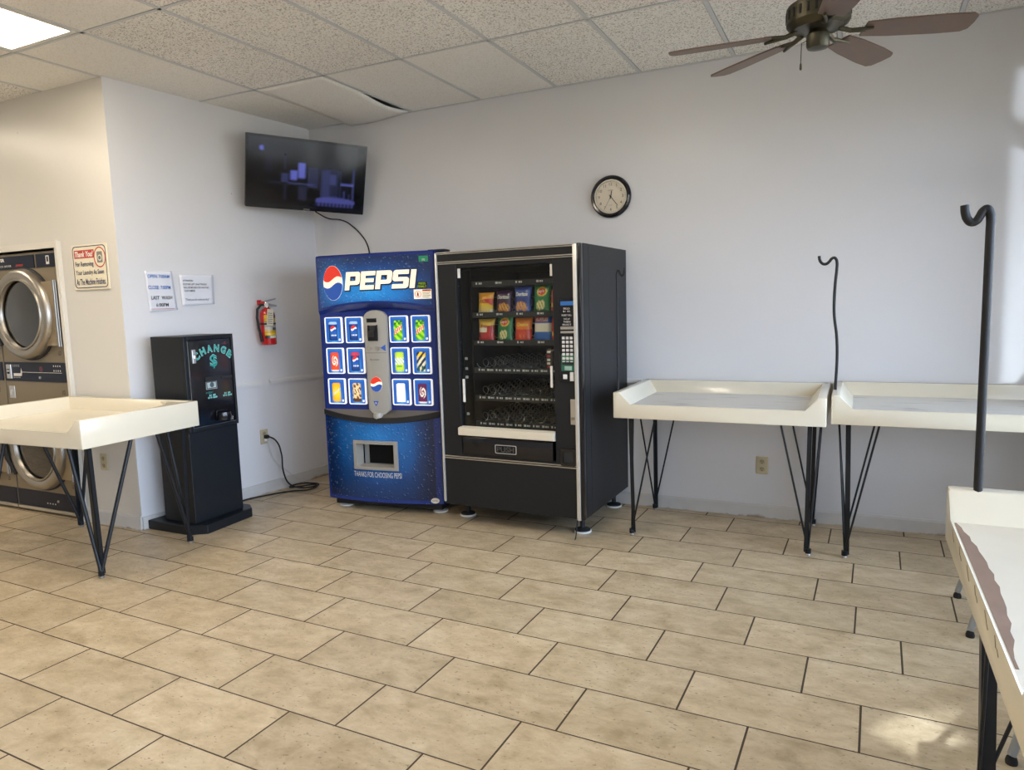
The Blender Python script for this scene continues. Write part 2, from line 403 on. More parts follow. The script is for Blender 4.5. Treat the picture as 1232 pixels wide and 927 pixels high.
# right wall with its shop windows
WIN = [(-2.35, -.45), (-4.45, -2.55), (-6.55, -4.65), (-8.7, -6.75)]
SILL, HEAD = .40, 2.62
mb = MB().box((XR, YF, -.01), (XR+.12, .0, SILL)).box((XR, YF, HEAD), (XR+.12, 0, ZC+.42))
ys = [0]+[v for w in sorted(WIN, key=lambda w: -w[1]) for v in (w[1], w[0])]+[YF]
for a, b in zip(ys[::2], ys[1::2]): mb.box((XR, b, SILL), (XR+.12, a, HEAD))
struct(mb.build('wall_right', M['wall']))
mb = MB().box((XL, YF-.12, -.01), (XR+.12, YF, ZC+.42))
struct(mb.build('wall_front', M['wall']))
M['frame'] = mat('dark_bronze_frame', (.05, .045, .04), .4, .4)
def window(n, a, b, along):
    """aluminium shop window between a and b along 'x' or 'y'"""
    t = .03
    def bx(mb, u0, u1, z0, z1, d0, d1):
        if along == 'y': mb.box((XR+d0, u0, z0), (XR+d1, u1, z1))
        else: mb.box((u0, YF-d1, z0), (u1, YF-d0, z1))
    mb = MB()
    bx(mb, a, a+.05, SILL, HEAD, .02, .09); bx(mb, b-.05, b, SILL, HEAD, .02, .09)
    bx(mb, a, b, SILL, SILL+.05, .02, .09); bx(mb, a, b, HEAD-.05, HEAD, .02, .09); bx(mb, a, b, 2.14, 2.27, .02, .09)
    f = struct(mb.build('window_%d' % n, M['frame']))
    g = MB(); bx(g, a+.05, b-.05, SILL+.05, HEAD-.05, .052, .058); g.build('window_pane', M['winglass'], f)
for i, (a, b) in enumerate(WIN): window(i+1, a, b, 'y')
# ------------------------------------------------------------------ ceiling
def ceil_mat(speck):
    m = mat('acoustic_tile', (.50, .475, .43), .85); nt = m.node_tree; b = nt.nodes['Principled BSDF']
    tc = nt.nodes.new('ShaderNodeTexCoord')
    n = nt.nodes.new('ShaderNodeTexNoise'); n.inputs['Scale'].default_value = 120; n.inputs['Detail'].default_value = 2; nt.links.new(tc.outputs['Object'], n.inputs['Vector'])
    r = nt.nodes.new('ShaderNodeValToRGB'); e = r.color_ramp.elements
    e[0].position = .34; e[0].color = (*hx('#9b968d'), 1); e[1].position = .47; e[1].color = (*hx('#efede8'), 1)
    if not speck: e[0].color = (*hx('#dcd9d2'), 1)
    n2 = nt.nodes.new('ShaderNodeTexNoise'); n2.inputs['Scale'].default_value = .9; n2.inputs['Detail'].default_value = 5; nt.links.new(tc.outputs['Object'], n2.inputs['Vector'])
    mr = nt.nodes.new('ShaderNodeMapRange'); mr.inputs[3].default_value = .82; mr.inputs[4].default_value = 1.08; nt.links.new(n2.outputs['Fac'], mr.inputs[0])
    vs = nt.nodes.new('ShaderNodeVectorMath'); vs.operation = 'SCALE'; nt.links.new(n.outputs['Fac'], r.inputs[0])
    nt.links.new(r.outputs[0], vs.inputs[0]); nt.links.new(mr.outputs[0], vs.inputs[3]); nt.links.new(vs.outputs[0], b.inputs['Base Color'])
    bp = nt.nodes.new('ShaderNodeBump'); bp.inputs['Strength'].default_value = .35; bp.inputs['Distance'].default_value = .004
    nt.links.new(n.outputs['Fac'], bp.inputs['Height']); nt.links.new(bp.outputs['Normal'], b.inputs['Normal'])
    return m
M['ceil'] = ceil_mat(True); M['ceil_smooth'] = ceil_mat(False)
GX = [1.075+.6255*k for k in range(-10, 8)]; GX = [x for x in GX if x > XL]+[XR]; GX = [XL]+GX
GX = sorted(set(x for x in GX if x <= XR))
GY = [0, -1.07, -2.32, -3.57, -4.82, -6.07, -7.32, -8.57, YF]
def cell(x, y):
    i = max(k for k in range(len(GX)-1) if GX[k] <= x); j = max(k for k in range(len(GY)-1) if GY[k] >= y); return i, j
LIGHTS = [cell(.1, -3), cell(-2.4, -3), cell(-2.4, -5.5), cell(2.6, -3), cell(3.2, -6.5)]  # the panel ahead of the fan is added to brighten the back wall
SAG = cell(.8, -.5)
mb = MB()
smooth_cells = {cell(1.4, -.5), cell(2.0, -.5), cell(.2, -.5), cell(.2, -1.5), cell(-.5, -1.5), cell(-.5, -3), cell(.8, -3)}
for i in range(len(GX)-1):
    for j in range(len(GY)-1):
        if (i, j) in LIGHTS or (i, j) == SAG: continue
        mb.mi = 1 if (i, j) in smooth_cells else 0
        mb.box((GX[i]+.0155, GY[j+1]+.0135, ZC), (GX[i+1]-.0155, GY[j]-.0135, ZC+.012))
struct(mb.build('ceiling', [M['ceil'], M['ceil_smooth']]))
mb = MB()
for x in GX[1:-1]: mb.box((x-.012, YF, ZC-.003), (x+.012, 0, ZC+.02))
for y in GY[1:-1]: mb.box((XL, y-.009, ZC-.003), (XR, y+.009, ZC+.02))
mb.box((-.02, -.022, ZC-.004), (XR, 0, ZC+.02)); mb.box((XR-.02, YF, ZC-.004), (XR, 0, ZC+.02))
struct(mb.build('trim_1', M['tbar']))
struct(MB().box((XL-.2, YF-.2, ZC+.40), (XR+.2, .2, ZC+.5)).build('roof', M['void']))
x0, x1, y1, y0 = GX[SAG[0]], GX[SAG[0]+1], GY[SAG[1]], GY[SAG[1]+1]
def sagp(u, v):
    d = .001+.032*v**1.5*(1-u)+.036*u*math.sin(PI*max(0, (v-.38)/.62))+.014*math.sin(PI*u)*v
    return (x0+.008+(x1-x0-.03)*u, y0+.008+(y1-y0-.02)*v, ZC-d)
so = MB().grid(sagp, 12, 16).build('ceiling_tile', M['ceil_smooth'], None, True)
md = so.modifiers.new('thickness', 'SOLIDIFY'); md.thickness = .014; md.offset = 1
tag(so, 'sagging ceiling tile warped away from the grid above the television corner', 'ceiling tile')
# fluorescent panels in the grid
M['lamp'] = mat('lit_diffuser', (.9, .88, .82), .5, emit=(1, .87, .70), es=17)
M['lampframe'] = mat('light_frame_white', (.7, .69, .66), .5)
for q, (i, j) in enumerate(LIGHTS):
    a, b, c, d = GX[i]+.012, GX[i+1]-.012, GY[j+1]+.012, GY[j]-.012
    lt = empty('ceiling_light', ['lit fluorescent panel set in the ceiling grid at upper left', 'lit fluorescent panel over the row of dryers, out of view',
         'lit fluorescent panel far left behind the camera', 'added fluorescent panel above the frame that brightens the back wall', 'lit fluorescent panel behind the camera'][q], 'ceiling light', ((a+b)/2, (c+d)/2, ZC), 0, 'fluorescent ceiling panels')
    hx_, hy_ = (b-a)/2, (d-c)/2
    fr = MB()
    fr.box((-hx_, -hy_, -.002), (-hx_+.03, hy_, .06)).box((hx_-.03, -hy_, -.002), (hx_, hy_, .06)).box((-hx_+.03, -hy_, -.002), (hx_-.03, -hy_+.03, .06)).box((-hx_+.03, hy_-.03, -.002), (hx_-.03, hy_, .06))
    fr.box((-hx_, -hy_, .06), (hx_, hy_, .07))
    fr.build('housing', M['lampframe'], lt)
    MB().box((-hx_+.03, -hy_+.03, .003), (hx_-.03, hy_-.03, .012)).build('diffuser', M['lamp'], lt)
# ------------------------------------------------------------------ baseboards and rails
mb = MB().prism([(0, -.005), (-.014, -.005), (-.014, .078), (-.006, .092), (0, .092)], 'x', .0, XR)
struct(mb.build('baseboard_back', M['base']))
def along_left(z0, z1, t, s0, s1, mb=None):
    """strip on the left wall between distances s0..s1 from the corner"""
    mb = mb or MB(); dx, dy = -.148/1.8, -1.0
    n = Vector((1, -.082, 0)).normalized()
    P0 = Vector((dx*s0, dy*s0, 0)); P1 = Vector((dx*s1, dy*s1, 0))
    vs = []
    for z in (z0, z1):
        for p in (P0, P1, P1+n*t, P0+n*t): vs.append(mb.bm.verts.new((p.x, p.y, z)))
    for q in ((0,3,2,1),(4,5,6,7),(0,1,5,4),(1,2,6,5),(2,3,7,6),(3,0,4,7)): mb._f([vs[i] for i in q])
    return mb
struct(along_left(-.005, .092, .014, .0, 1.80).build('baseboard_left', M['base']))
struct(MB().prism([(-1.80, -.005), (-1.814, -.005), (-1.814, .09), (-1.806, .1), (-1.80, .1)], 'x', DX1+.06, -.148).build('baseboard_alcove', M['base']))
mb = along_left(.90, .945, .012, .03, .62); along_left(.912, .935, .02, .03, .62, mb); struct(mb.build('trim_2', M['rail']))
mb = along_left(.90, .945, .012, .70, 1.15); along_left(.912, .935, .02, .70, 1.15, mb); struct(mb.build('trim_3', M['rail']))
struct(MB().prism([(0, .905), (-.012, .905), (-.02, .915), (-.02, .932), (-.012, .945), (0, .945)], 'x', .0, 2.95).build('trim_4', M['rail']))
# white casing round the dryers
mb = MB().box((DX1, -1.822, 0), (DX1+.05, -1.801, 2.045)).box((-2.49, -1.822, 2.0), (DX1, -1.801, 2.045)).box((-2.49, -1.822, 0), (-2.44, -1.801, 2.0)).box((DX1+.034, -1.832, 0), (DX1+.046, -1.822, 2.05)).box((DX1, -1.801, 0), (DX1+.029, -1.70, 2.0))
struct(mb.build('trim_5', mat('white_casing', (.66, .63, .56), .35)))
# ------------------------------------------------------------------ soda vending machine
def bend(o, fn):
    for v in o.data.vertices: v.co.y += fn(v.co.x+o.location.x)
    return o
LET = {'P': ([[(0,0),(.3,0),(.3,.28),(.8,.28),(.92,.33),(.96,.44),(.96,.86),(.92,.95),(.82,1),(0,1)], [(.3,.5),(.3,.76),(.66,.76),(.68,.73),(.68,.53),(.66,.5)]], 1.02),
       'E': ([[(0,0),(.88,0),(.88,.24),(.3,.24),(.3,.39),(.84,.39),(.84,.61),(.3,.61),(.3,.76),(.9,.76),(.9,1),(0,1)]], .98),
       'S': ([[(0,0),(.80,0),(.92,.05),(.96,.14),(.96,.48),(.92,.57),(.82,.61),(.3,.61),(.3,.76),(.92,.76),(.92,1),(.14,1),(.04,.95),(0,.86),(0,.52),(.04,.43),(.14,.39),(.66,.39),(.66,.24),(0,.24)]], 1.04),
       'I': ([[(0,0),(.3,0),(.3,1),(0,1)]], .3)}
def wave(t): return .16*math.sin((t*2-1)*PI*.9)
def globe(name, parent, cx, cz, rx, rz, y, fn=None):
    """the round red, white and blue emblem"""
    w = shape(name, [circ(cx, cz, rx, 40, rz)], M['em_white'], parent, y, .0015)
    def seg(lo, side, m, nm, dy):
        top = []
        for k in range(41):
            a = PI*k/40 if side > 0 else PI+PI*k/40
            px, pz = math.cos(a), math.sin(a)
            lim = lo + wave((px+1)/2)
            top.append((px, max(pz, lim) if side > 0 else min(pz, lim)))
        xs = [-1+2*k/30 for k in range(1, 30)]
        base = [(x, lo+wave((x+1)/2)) for x in xs]
        base = [b for b in base if abs(b[1]) < math.sqrt(max(0, 1-b[0]**2))-.01]
        if side < 0: base = base[::-1]
        lp = [p for p in top if p[0]**2+p[1]**2 < 1.0001] + base
        o = shape(nm, [[(cx+a*rx*.985, cz+b*rz*.985) for a, b in lp]], m, w, y-dy, .001); return o
    a = seg(.22, 1, M['em_red'], 'red_field', .0012); b = seg(-.14, -1, M['em_blue'], 'blue_field', .0012)
    if fn:
        for o in (w, a, b): bend(o, fn)
    return w
def lit(name, s, es, rough=.35):
    c = hx(s); return mat(name, c, rough, emit=c, es=es, coat=.2)
M['em_white'] = lit('lit_white', '#f2ead8', .45); M['em_red'] = lit('lit_red', '#d8321e', .35); M['em_blue'] = lit('lit_blue', '#1f4fa6', .3)
M['let'] = lit('lit_cream_letter', '#f0e6cf', .5); M['navyline'] = mat('navy_outline', hx('#0c2250'), .35)
M['sign'] = print_mat('backlit_sign_film', .3, .5, 44, .2); M['wet'] = print_mat('droplet_film', .25, 0, 40, .2)
M['btn'] = print_mat('lit_button_film', .3, .6, 0, .2); M['btnframe'] = mat('lit_clear_button_rim', (.8, .8, .78), .25, emit=(.95, .95, .9), es=.5)
M['shelfmetal'] = mat('brown_grey_metal', (.20, .18, .16), .3, .8)

SW, SD = .945, .70
soda = empty('soda_vending_machine', 'tall blue soda vending machine with lit drink buttons beside the black snack machine', 'vending machine', (.75, -.87, 0), math.atan2(.12, .92))
mb = MB().box((.0, .0, .085), (.012, SD, 1.892)).box((SW-.012, .0, .085), (SW, SD, 1.892)).box((.012, .0, 1.87), (SW-.012, SD, 1.892)).box((.012, SD-.02, .085), (SW-.012, SD, 1.87)).box((.012, .0, .085), (SW-.012, SD, .11)).box((.012, .012, .72), (SW-.012, .03, 1.87))
mb.build('cabinet', M['pepsiblue'], soda)
MB().box((.03, .03, .028), (SW-.03, SD-.03, .085), .006).build('plinth', M['blackmatte'], soda)
for x, y in ((.085, .09), (SW-.07, .09), (.085, SD-.09), (SW-.07, SD-.09)):
    MB().lathe([(.05, 0), (.055, .004), (.055, .012), (.03, .018), (.02, .03)], 24, Matrix.Translation((x, y, 0))).build('levelling_foot', M['white'], soda, 40)
def bq(x): return 1-(2*x/SW-1)**2
def bow(x): return -.052*bq(x)
# sign housing with the arched hood
def hs(u, v):
    x = u*SW; q = bq(x)
    zh, zb = 1.462+.038*q, 1.492+.052*q
    P = [(0.0, zh), (-.014-.052*q, zb), (-.014-.052*q, 1.884), (-.004-.045*q, 1.895), (.02, 1.895)]
    k = min(int(v*4+1e-6), 4); return (x, P[k][0], P[k][1])
MB().grid(hs, 24, 4).build('sign_housing', M['pepsiblue'], soda, 30)
def signpos(u, v):
    x = .022+u*(SW-.044); q = bq(x); z0 = 1.508+.05*q
    return (x, -.017-.052*q, z0+v*(1.872-z0))
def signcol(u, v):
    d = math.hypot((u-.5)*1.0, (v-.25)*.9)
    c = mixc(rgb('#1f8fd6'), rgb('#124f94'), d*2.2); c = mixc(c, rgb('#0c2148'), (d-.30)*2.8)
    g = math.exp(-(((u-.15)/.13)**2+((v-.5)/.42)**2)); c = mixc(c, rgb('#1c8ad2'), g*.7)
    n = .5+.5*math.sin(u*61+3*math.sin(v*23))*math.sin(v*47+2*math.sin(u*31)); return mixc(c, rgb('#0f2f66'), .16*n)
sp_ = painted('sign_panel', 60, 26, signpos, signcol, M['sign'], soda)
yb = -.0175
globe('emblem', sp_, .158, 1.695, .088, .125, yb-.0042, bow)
for off, m, nm, y in ((.0065, M['navyline'], 'letter_outline', yb-.0005), (0, M['let'], 'letter', yb-.004)):
    x = 0
    for ch in 'PEPSI':
        L, adv = LET[ch]
        cu = bpy.data.curves.new(nm, 'CURVE'); cu.dimensions = '2D'; cu.fill_mode = 'BOTH'; cu.extrude = .0015; cu.offset = off
        h = .129
        for lp in L:
            s = cu.splines.new('POLY'); s.points.add(len(lp)-1); s.use_cyclic_u = True
            for p, (a, b) in zip(s.points, lp): p.co = (.262+(x+a+.16*b)*.1255+(.003 if off else 0), 1.639+b*h-(.003 if off else 0), 0, 1)
        me = curve_mesh(cu, nm)
        for v in me.vertices: v.co = (v.co.x, y-v.co.z, v.co.y)
        me.materials.append(m); o = bpy.data.objects.new(nm, me); C.objects.link(o); o.parent = sp_; bend(o, bow)
        x += adv
# stickers on the sign
M['st_green'] = lit('green_sticker', '#1f8a63', .15); M['st_lime'] = lit('lime_sticker', '#8fae1e', .2)
o = shape('green_sticker', [rrect(.845, 1.818, .91, 1.858, .002)], M['st_green'], soda, yb-.001, .001); bend(o, bow)
bend(text('lettering', 'exact\nchange', M['em_white'], o, .878, 1*0+yb-.0025, 1.832, h=.014), bow)
o = shape('lime_sticker', [rrect(.828, 1.634, .898, 1.682, .004)], mat('black_sticker', (.01, .02, .01), .4), soda, yb-.001, .001); bend(o, bow)
bend(text('lettering', 'PRESS\nFIRMLY', M['st_lime'], o, .863, yb-.0025, 1.658, h=.036, w=.062, bold=.02), bow)
o = shape('warning_sticker', [rrect(.80, 1.562, .925, 1.628, .002)], M['em_white'], soda, yb-.001, .001); bend(o, bow)
bend(shape('warning_strip', [rrect(.862, 1.614, .923, 1.626, .001)], lit('orange_print', '#c8602a', .2), o, yb-.0022, .0006), bow)
bend(text('lettering', 'WARNING', M['ink_black'], o, .892, yb-.003, 1.620, h=.006), bow)
bend(shape('pictogram', [circ(.83, 1.595, .022, 24), circ(.83, 1.595, .019, 24), [(.822,1.583),(.836,1.581),(.834,1.606),(.826,1.61)]], M['ink_red'], o, yb-.0024, .0006), bow)
for k in range(4): bend(shape('printed_line', [rrect(.862, 1.606-.010*k-.003, .918-.008*(k % 2), 1.606-.010*k, .0005)], M['ink_black'], o, yb-.0022, .0004), bow)
# hinge covers on top
MB().box((.0, .02, 1.892), (.19, .08, 1.900), .002).build('hinge_cover', M['blackmatte'], soda)
MB().box((.87, .06, 1.892), (1.0, .16, 1.905), .002).build('top_bracket', M['black'], soda)
# selection panel
MB().box((.008, -.004, .765), (SW-.008, .02, 1.485)).build('selection_panel', M['pepsiblue'], soda)
def inrect(u, v, a, b, c, d): return a <= u <= b and c <= v <= d
def btncol(kind):
    def f(u, v):
        c = mixc(rgb('#6cc4f2'), rgb('#1b56aa'), math.hypot((u-.5)*1.5, (v-.28))*1.7)
        if v > .9: c = rgb('#2a66b4')
        if inrect(u, v, .80, .90, .06, .15): return rgb('#dfe8f0')
        cu, cv = (u-.48)/.27, (v-.46)/.40
        if abs(cu) < 1 and abs(cv) < 1 and not (abs(cu) > .82 and abs(cv) > .93):
            g = math.hypot(cu*.27*.147, (cv-.12)*.40*.19)
            edge = .82+.18*(1-abs(cu)**3)
            if kind in ('cola', 'cherry'):
                c = mixc(rgb('#1f62b4'), rgb('#0a2462'), abs(cv+.1)); c = mixc(c, rgb('#061640'), max(0, abs(cu)-.7)*3)
                if kind == 'cherry' and cv > .62: c = rgb('#c23a4a')
                elif cv > .72: c = rgb('#9fc0e4')
                gz = (cv-.2)*.076; gx = cu*.0397
                if math.hypot(gx, gz) < .0265:
                    w = gz-.008*math.sin(gx*90)
                    c = rgb('#d8281e') if w > .006 else (rgb('#f4f2ee') if w > -.006 else rgb('#1d4aa8'))
                elif -.52 < cv < -.34 and abs(cu) < .7: c = rgb('#eef2f8') if int((cu+1)*9) % 3 else c
            elif kind == 'dew':
                c = mixc(rgb('#a9e024'), rgb('#3f9a1e'), .5+.5*math.sin(cu*4+cv*9))
                if cv > .55 and math.sin(cu*7)*math.sin(cv*12) > 0: c = rgb('#1f6a22')
                if abs(cv-.05-.35*cu) < .26 and abs(cu) < .86: c = rgb('#e4e8c0') if math.sin(cu*14+cv*6) > .3 else rgb('#d4483a')
            elif kind in ('orange', 'grape'):
                c = rgb('#de4a2a') if kind == 'orange' else rgb('#5c2150')
                r = math.hypot(cu*.9, cv-.1)
                if r < .62: c = rgb('#f6e6da') if math.sin(r*15+math.atan2(cv, cu)*2) > -.1 else c
                if cv < -.85: c = rgb('#f0d8c8')
            elif kind == 'lime':
                c = mixc(rgb('#d6e64a'), rgb('#a8cc3c'), abs(cv))
                if abs(cv-.05) < .33: c = rgb('#f2f6e6') if math.sin(cu*9+cv*16) > -.4 else rgb('#7fb54a')
                if -.55 < cv < -.35 and abs(cu) < .6: c = rgb('#6fb83a')
            elif kind == 'tea':
                c = rgb('#f0c52e') if cv > .45 else rgb('#d8d2b0')
                if math.sin((cu*1.2-cv*2.0)*4.2) > .1: c = rgb('#1d2f4a')
                if cv < -.45 and math.sin(cu*8) > 0: c = rgb('#2f5a52')
            elif kind == 'lemon':
                c = mixc(rgb('#ffd23c'), rgb('#f2a01e'), abs(cv)*.9)
                if abs(cv-.05-.35*cu) < .14: c = rgb('#f7e6b8') if math.sin(cu*16) > -.3 else rgb('#8f9a4a')
            elif kind == 'root':
                c = rgb('#dcc596')
                if math.sin(cu*5+1)*math.sin(cv*9+2*cu) > .15: c = rgb('#6a3f22')
                if cv < -.6: c = rgb('#5a3420')
                if abs(cv-.15) < .2 and abs(cu) < .7: c = rgb('#e8d8b0') if math.sin(cu*10+cv*9) > 0 else rgb('#8a5a30')
            elif kind == 'blank':
                c = rgb('#ffffff')
                if cv < -.88: c = rgb('#3a5a80')
            return tuple(x*edge for x in c)
        return c
    return f
KIND = [['cola', 'cola', 'dew', 'dew'], ['orange', 'cherry', 'lime', 'tea'], ['lemon', 'root', 'blank', 'grape']]
for r, z1 in enumerate((1.449, 1.223, .996)):
    for c_, x0b in enumerate((.046, .219, .580, .752)):
        z0 = z1-.192; x1b = x0b+.147
        L = [rrect(x0b, z0, x1b, z1, .012), rrect(x0b+.007, z0+.007, x1b-.011, z1-.007, .008)]
        fr = shape('selection_button', L, M['btnframe'], soda, -.016, .014)
        def pos(u, v, a=x0b+.006, b=x1b-.010, c=z0+.006, d=z1-.006):
            return (a+(b-a)*u, -.010-.004*math.sin(PI*u), c+(d-c)*v)
        painted('button_face', 28, 36, pos, btncol(KIND[r][c_]), M['btn'], fr)
# coin column in the middle
M['colgrey'] = mat('light_grey_column', hx('#a3a19a'), .4)
lp = [(.393, .772), (.430, .742), (.455, .715), (.49, .715), (.53, .742), (.563, .770), (.566, 1.44)] + [(.476+.09*math.cos(a), 1.44+.052*math.sin(a)) for a in [PI*k/14 for k in range(1, 14)]] + [(.386, 1.44)]
col = MB().prism(lp, 'y', -.04, .0, .006).build('coin_column', M['colgrey'], soda, 30)
MB().box((.412, -.044, 1.405), (.492, -.038, 1.436), .002).build('card_slot', M['blackgloss'], col)
MB().box((.420, -.052, 1.272), (.50, -.038, 1.388), .004).build('bill_acceptor', M['blackgloss'], col)
MB().box((.43, -.058, 1.30), (.475, -.05, 1.345), .003).box((.442, -.056, 1.345), (.482, -.05, 1.38), .003).build('bill_mouth', M['blackmatte'], col)
for x in (.425, .492):
    MB().lathe([(.013, 0), (.013, .008)], 20, Matrix.Translation((x, -.039, 1.222)) @ Matrix.Rotation(PI/2, 4, 'X')).build('coin_button', M['silver'], col, 40)
shape('arrow_mark', [[(.515, 1.222), (.555, 1.198), (.555, 1.246)]], M['em_blue'], col, -.0415, .001)
text('lettering', 'No tokens', M['ink_black'], col, .463, -.0412, 1.138, h=.012, shear=.3)
MB().box((.39, -.0415, 1.185), (.562, -.04, 1.187)).build('seam', M['ink_black'], col)
globe('emblem', col, .466, .957, .047, .055, -.0415)
shape('arrow_mark', [[(.436, .835), (.478, .835), (.457, .795)]], M['em_blue'], col, -.0415, .001)
text('lettering', 'v', M['em_white'], col, .457, -.0422, .82, h=.012)
MB().lathe([(.034, 0), (.038, .03), (.034, .05)], 24).build('coin_cup', M['colgrey'], col, 40).location = (.474, -.045, .70)
# curved shelf and the lower door
def shelf(u, v):
    x = u*SW; q = bq(x); return (x, -.004-v*(.004+.062*q), .766-v*(.004+.050*q))
MB().grid(shelf, 24, 2).build('delivery_shelf', M['shelfmetal'], soda, 30)
def bandf(u, v):
    x = u*SW; q = bq(x); zt = .762-.050*q
    P = [(-.008-.062*q, zt+.004), (-.016-.064*q, zt), (-.016-.064*q, zt-.034), (-.006-.055*q, zt-.040)]
    k = min(int(v*3+1e-6), 3); return (x, *P[k])
MB().grid(bandf, 24, 3).build('shelf_edge', M['blackmatte'], soda, 30)
OX0, OX1, OZ0, OZ1 = .277, .612, .345, .53
def dpos(u, v):
    x = u*SW; q = bq(x); zt = .722-.048*q; z0 = .085
    return (x, -.006-.058*q, z0+v*(zt-z0))
def dcol(u, v):
    if u < .012 or u > .955 or v < .05: return rgb('#14307c')
    d = math.hypot((u-.48)*1.25, (v-.80)*.95)
    c = mixc(rgb('#1b84d4'), rgb('#0c4888'), d*1.8); c = mixc(c, rgb('#0a1d40'), (d-.45)*1.9)
    c = mixc(c, rgb('#08183a'), max(0, (abs(u-.47)-.30)*4.5)); 
    n = .5+.5*math.sin(u*83+3*math.sin(v*31))*math.sin(v*71+2*math.sin(u*41)); return mixc(c, rgb('#0b2450'), .14*n)
ld = painted('lower_door', 90, 60, dpos, dcol, M['wet'], soda)
bm = bmesh.new(); bm.from_mesh(ld.data)
bmesh.ops.delete(bm, geom=[f for f in bm.faces if OX0 < f.calc_center_median().x < OX1 and OZ0 < f.calc_center_median().z < OZ1], context='FACES')
bm.to_mesh(ld.data); bm.free()
def dbow(x): return -.006-.058*bq(x)
# dispensing hatch: a bevelled grey surround running back to a black flap
def hatch(u, v):
    e = [(.262, .327, .628, .546, -.004), (.268, .332, .622, .541, -.020), (.290, .352, .600, .522, -.020), (.312, .362, .590, .508, .05)]
    k = min(int(v*3+1e-6), 3); a, b, c, d, dy = e[k]
    n = 4*8; t = (u*n) % n; side = int(t//8); f = (t % 8)/8
    if side == 0: x, z = a+(c-a)*f, b
    elif side == 1: x, z = c, b+(d-b)*f
    elif side == 2: x, z = c-(c-a)*f, d
    else: x, z = a, d-(d-b)*f
    return (x, dbow((OX0+OX1)/2)*.25+dbow(x)*.75+dy, z)
ht = MB().grid(hatch, 32, 3).build('dispensing_hatch', mat('hatch_grey', hx('#96938b'), .4), soda, 25)
MB().box((.345, .02, .36), (.592, .03, .50)).build('hatch_flap', M['dark'], ht)
MB().box((.30, .03, .345), (.60, .04, .525)).build('hatch_back', M['grey'], ht)
bend(text('slogan', 'THANKS FOR CHOOSING PEPSI', mat('slogan_grey', hx('#b9c2cc'), .4), ld, .449, -.003, .292, h=.040, w=.395, bold=.01), dbow)
bg = bend(shape('maker_badge', [circ(.887, .112, .030, 28, .020)], M['white'], soda, -.0025, .001), dbow)
bend(text('lettering', 'ROYAL', M['ink_black'], bg, .887, -.0042, .112, h=.010, shear=.2), dbow)

# ------------------------------------------------------------------ snack vending machine
NW, ND, NZ0, NZ1 = 1.018, .765, .098, 1.877
snack = empty('snack_vending_machine', 'black glass fronted snack vending machine with chip bags inside beside the blue soda machine', 'vending machine', (1.785, -.885, 0), -.020)
mb = MB().box((0, .05, NZ0), (.02, ND, NZ1)).box((NW-.02, .05, NZ0), (NW, ND, NZ1)).box((.02, ND-.02, NZ0), (NW-.02, ND, NZ1)).box((.02, .05, NZ1-.02), (NW-.02, ND-.02, NZ1)).box((.02, .05, NZ0), (NW-.02, ND-.02, NZ0+.02)).box((NW, .13, NZ0), (NW+.0012, .134, NZ1-.01))
mb.build('cabinet', M['snackblack'], snack)
mb = MB().box((.0, .0, .445), (.150, .05, 1.80), .004).box((.832, .0, .445), (NW, .05, 1.80), .004).box((.150, .004, 1.766), (.832, .05, 1.80)).box((.150, .002, .445), (.832, .05, .47))
mb.box((.0, -.004, 1.80), (NW, .05, NZ1-.004), .004).box((.0, .0, NZ0), (NW, .05, .445), .004)
door = mb.build('door', M['snackblack'], snack)
for nm, x0b, x1b, y0b in (('edge_post', -.004, .012, -.012), ('edge_post', .972, .998, -.016)):
    MB().box((x0b, y0b, NZ0+(.02 if x0b < 0 else -.005)), (x1b, .004, NZ1-.006), .005).build(nm, M['post'], snack, 30)
MB().box((.998, -.012, NZ0), (NW+.003, .03, NZ1-.001), .006).build('corner_edge', M['blackgloss'], snack, 30)
for z in (1.858, 1.868, 1.791, 1.803, .436, .450):
    MB().box((.012, -.010, z), (.972, .0, z+.006), .001).build('trim_strip', M['silver'], snack)
# inner compartment
IX0, IX1 = .20, .815
mb = MB().box((.152, .04, .60), (.160, ND-.05, 1.766)).box((IX0, .09, .60), (IX0+.012, ND-.06, 1.766)).box((.822, .05, .60), (.83, ND-.05, 1.766)).box((.16, ND-.06, .60), (.822, ND-.05, 1.766)).box((.16, .05, 1.75), (.822, ND-.06, 1.766))
mb.build('compartment', M['dark'], snack)
for z in (1.0, 1.06, .74, 1.13): MB().box((.161, .06, z), (.18, .064, z+.018)).build('tape_label', M['grey'], snack)
MB().box((.150, .022, .668), (.832, .028, 1.766)).build('window_pane', M['glass'], snack)
for a in ((.154, 1.695, .172, 1.758), (.812, 1.68, .828, 1.755), (.163, .84, .178, 1.0), (.80, .96, .815, 1.10)):
    MB().box((a[0], .014, a[1]), (a[2], .022, a[3])).build('window_clip', M['white'], snack)
MB().prism([(.0, .607), (-.03, .612), (-.03, .664), (.02, .672), (.02, .607)], 'x', .140, .830, .003).build('ledge', mat('cream_ledge', (.66, .60, .48), .4), snack)
push = MB().box((.158, -.008, .472), (.815, .01, .600), .008).build('delivery_flap', M['blackgloss'], snack, 30)
shape('flap_frame', [rrect(.405, .498, .560, .558, .008), rrect(.409, .502, .556, .554, .007)], M['grey'], push, -.0095, .002) 
text('lettering', 'PUSH', mat('embossed_grey', (.05, .05, .05), .3), push, .483, -.010, .528, h=.038, w=.125, ext=.002, bold=.03)
SHZ = [1.657, 1.445, 1.254, 1.062, .868, .684]
M['strip'] = mat('black_price_strip', (.02, .02, .02), .35); M['lbl'] = mat('price_tag', (.62, .60, .56), .5); M['wire'] = mat('coil_wire', (.30, .30, .30), .35, .9)
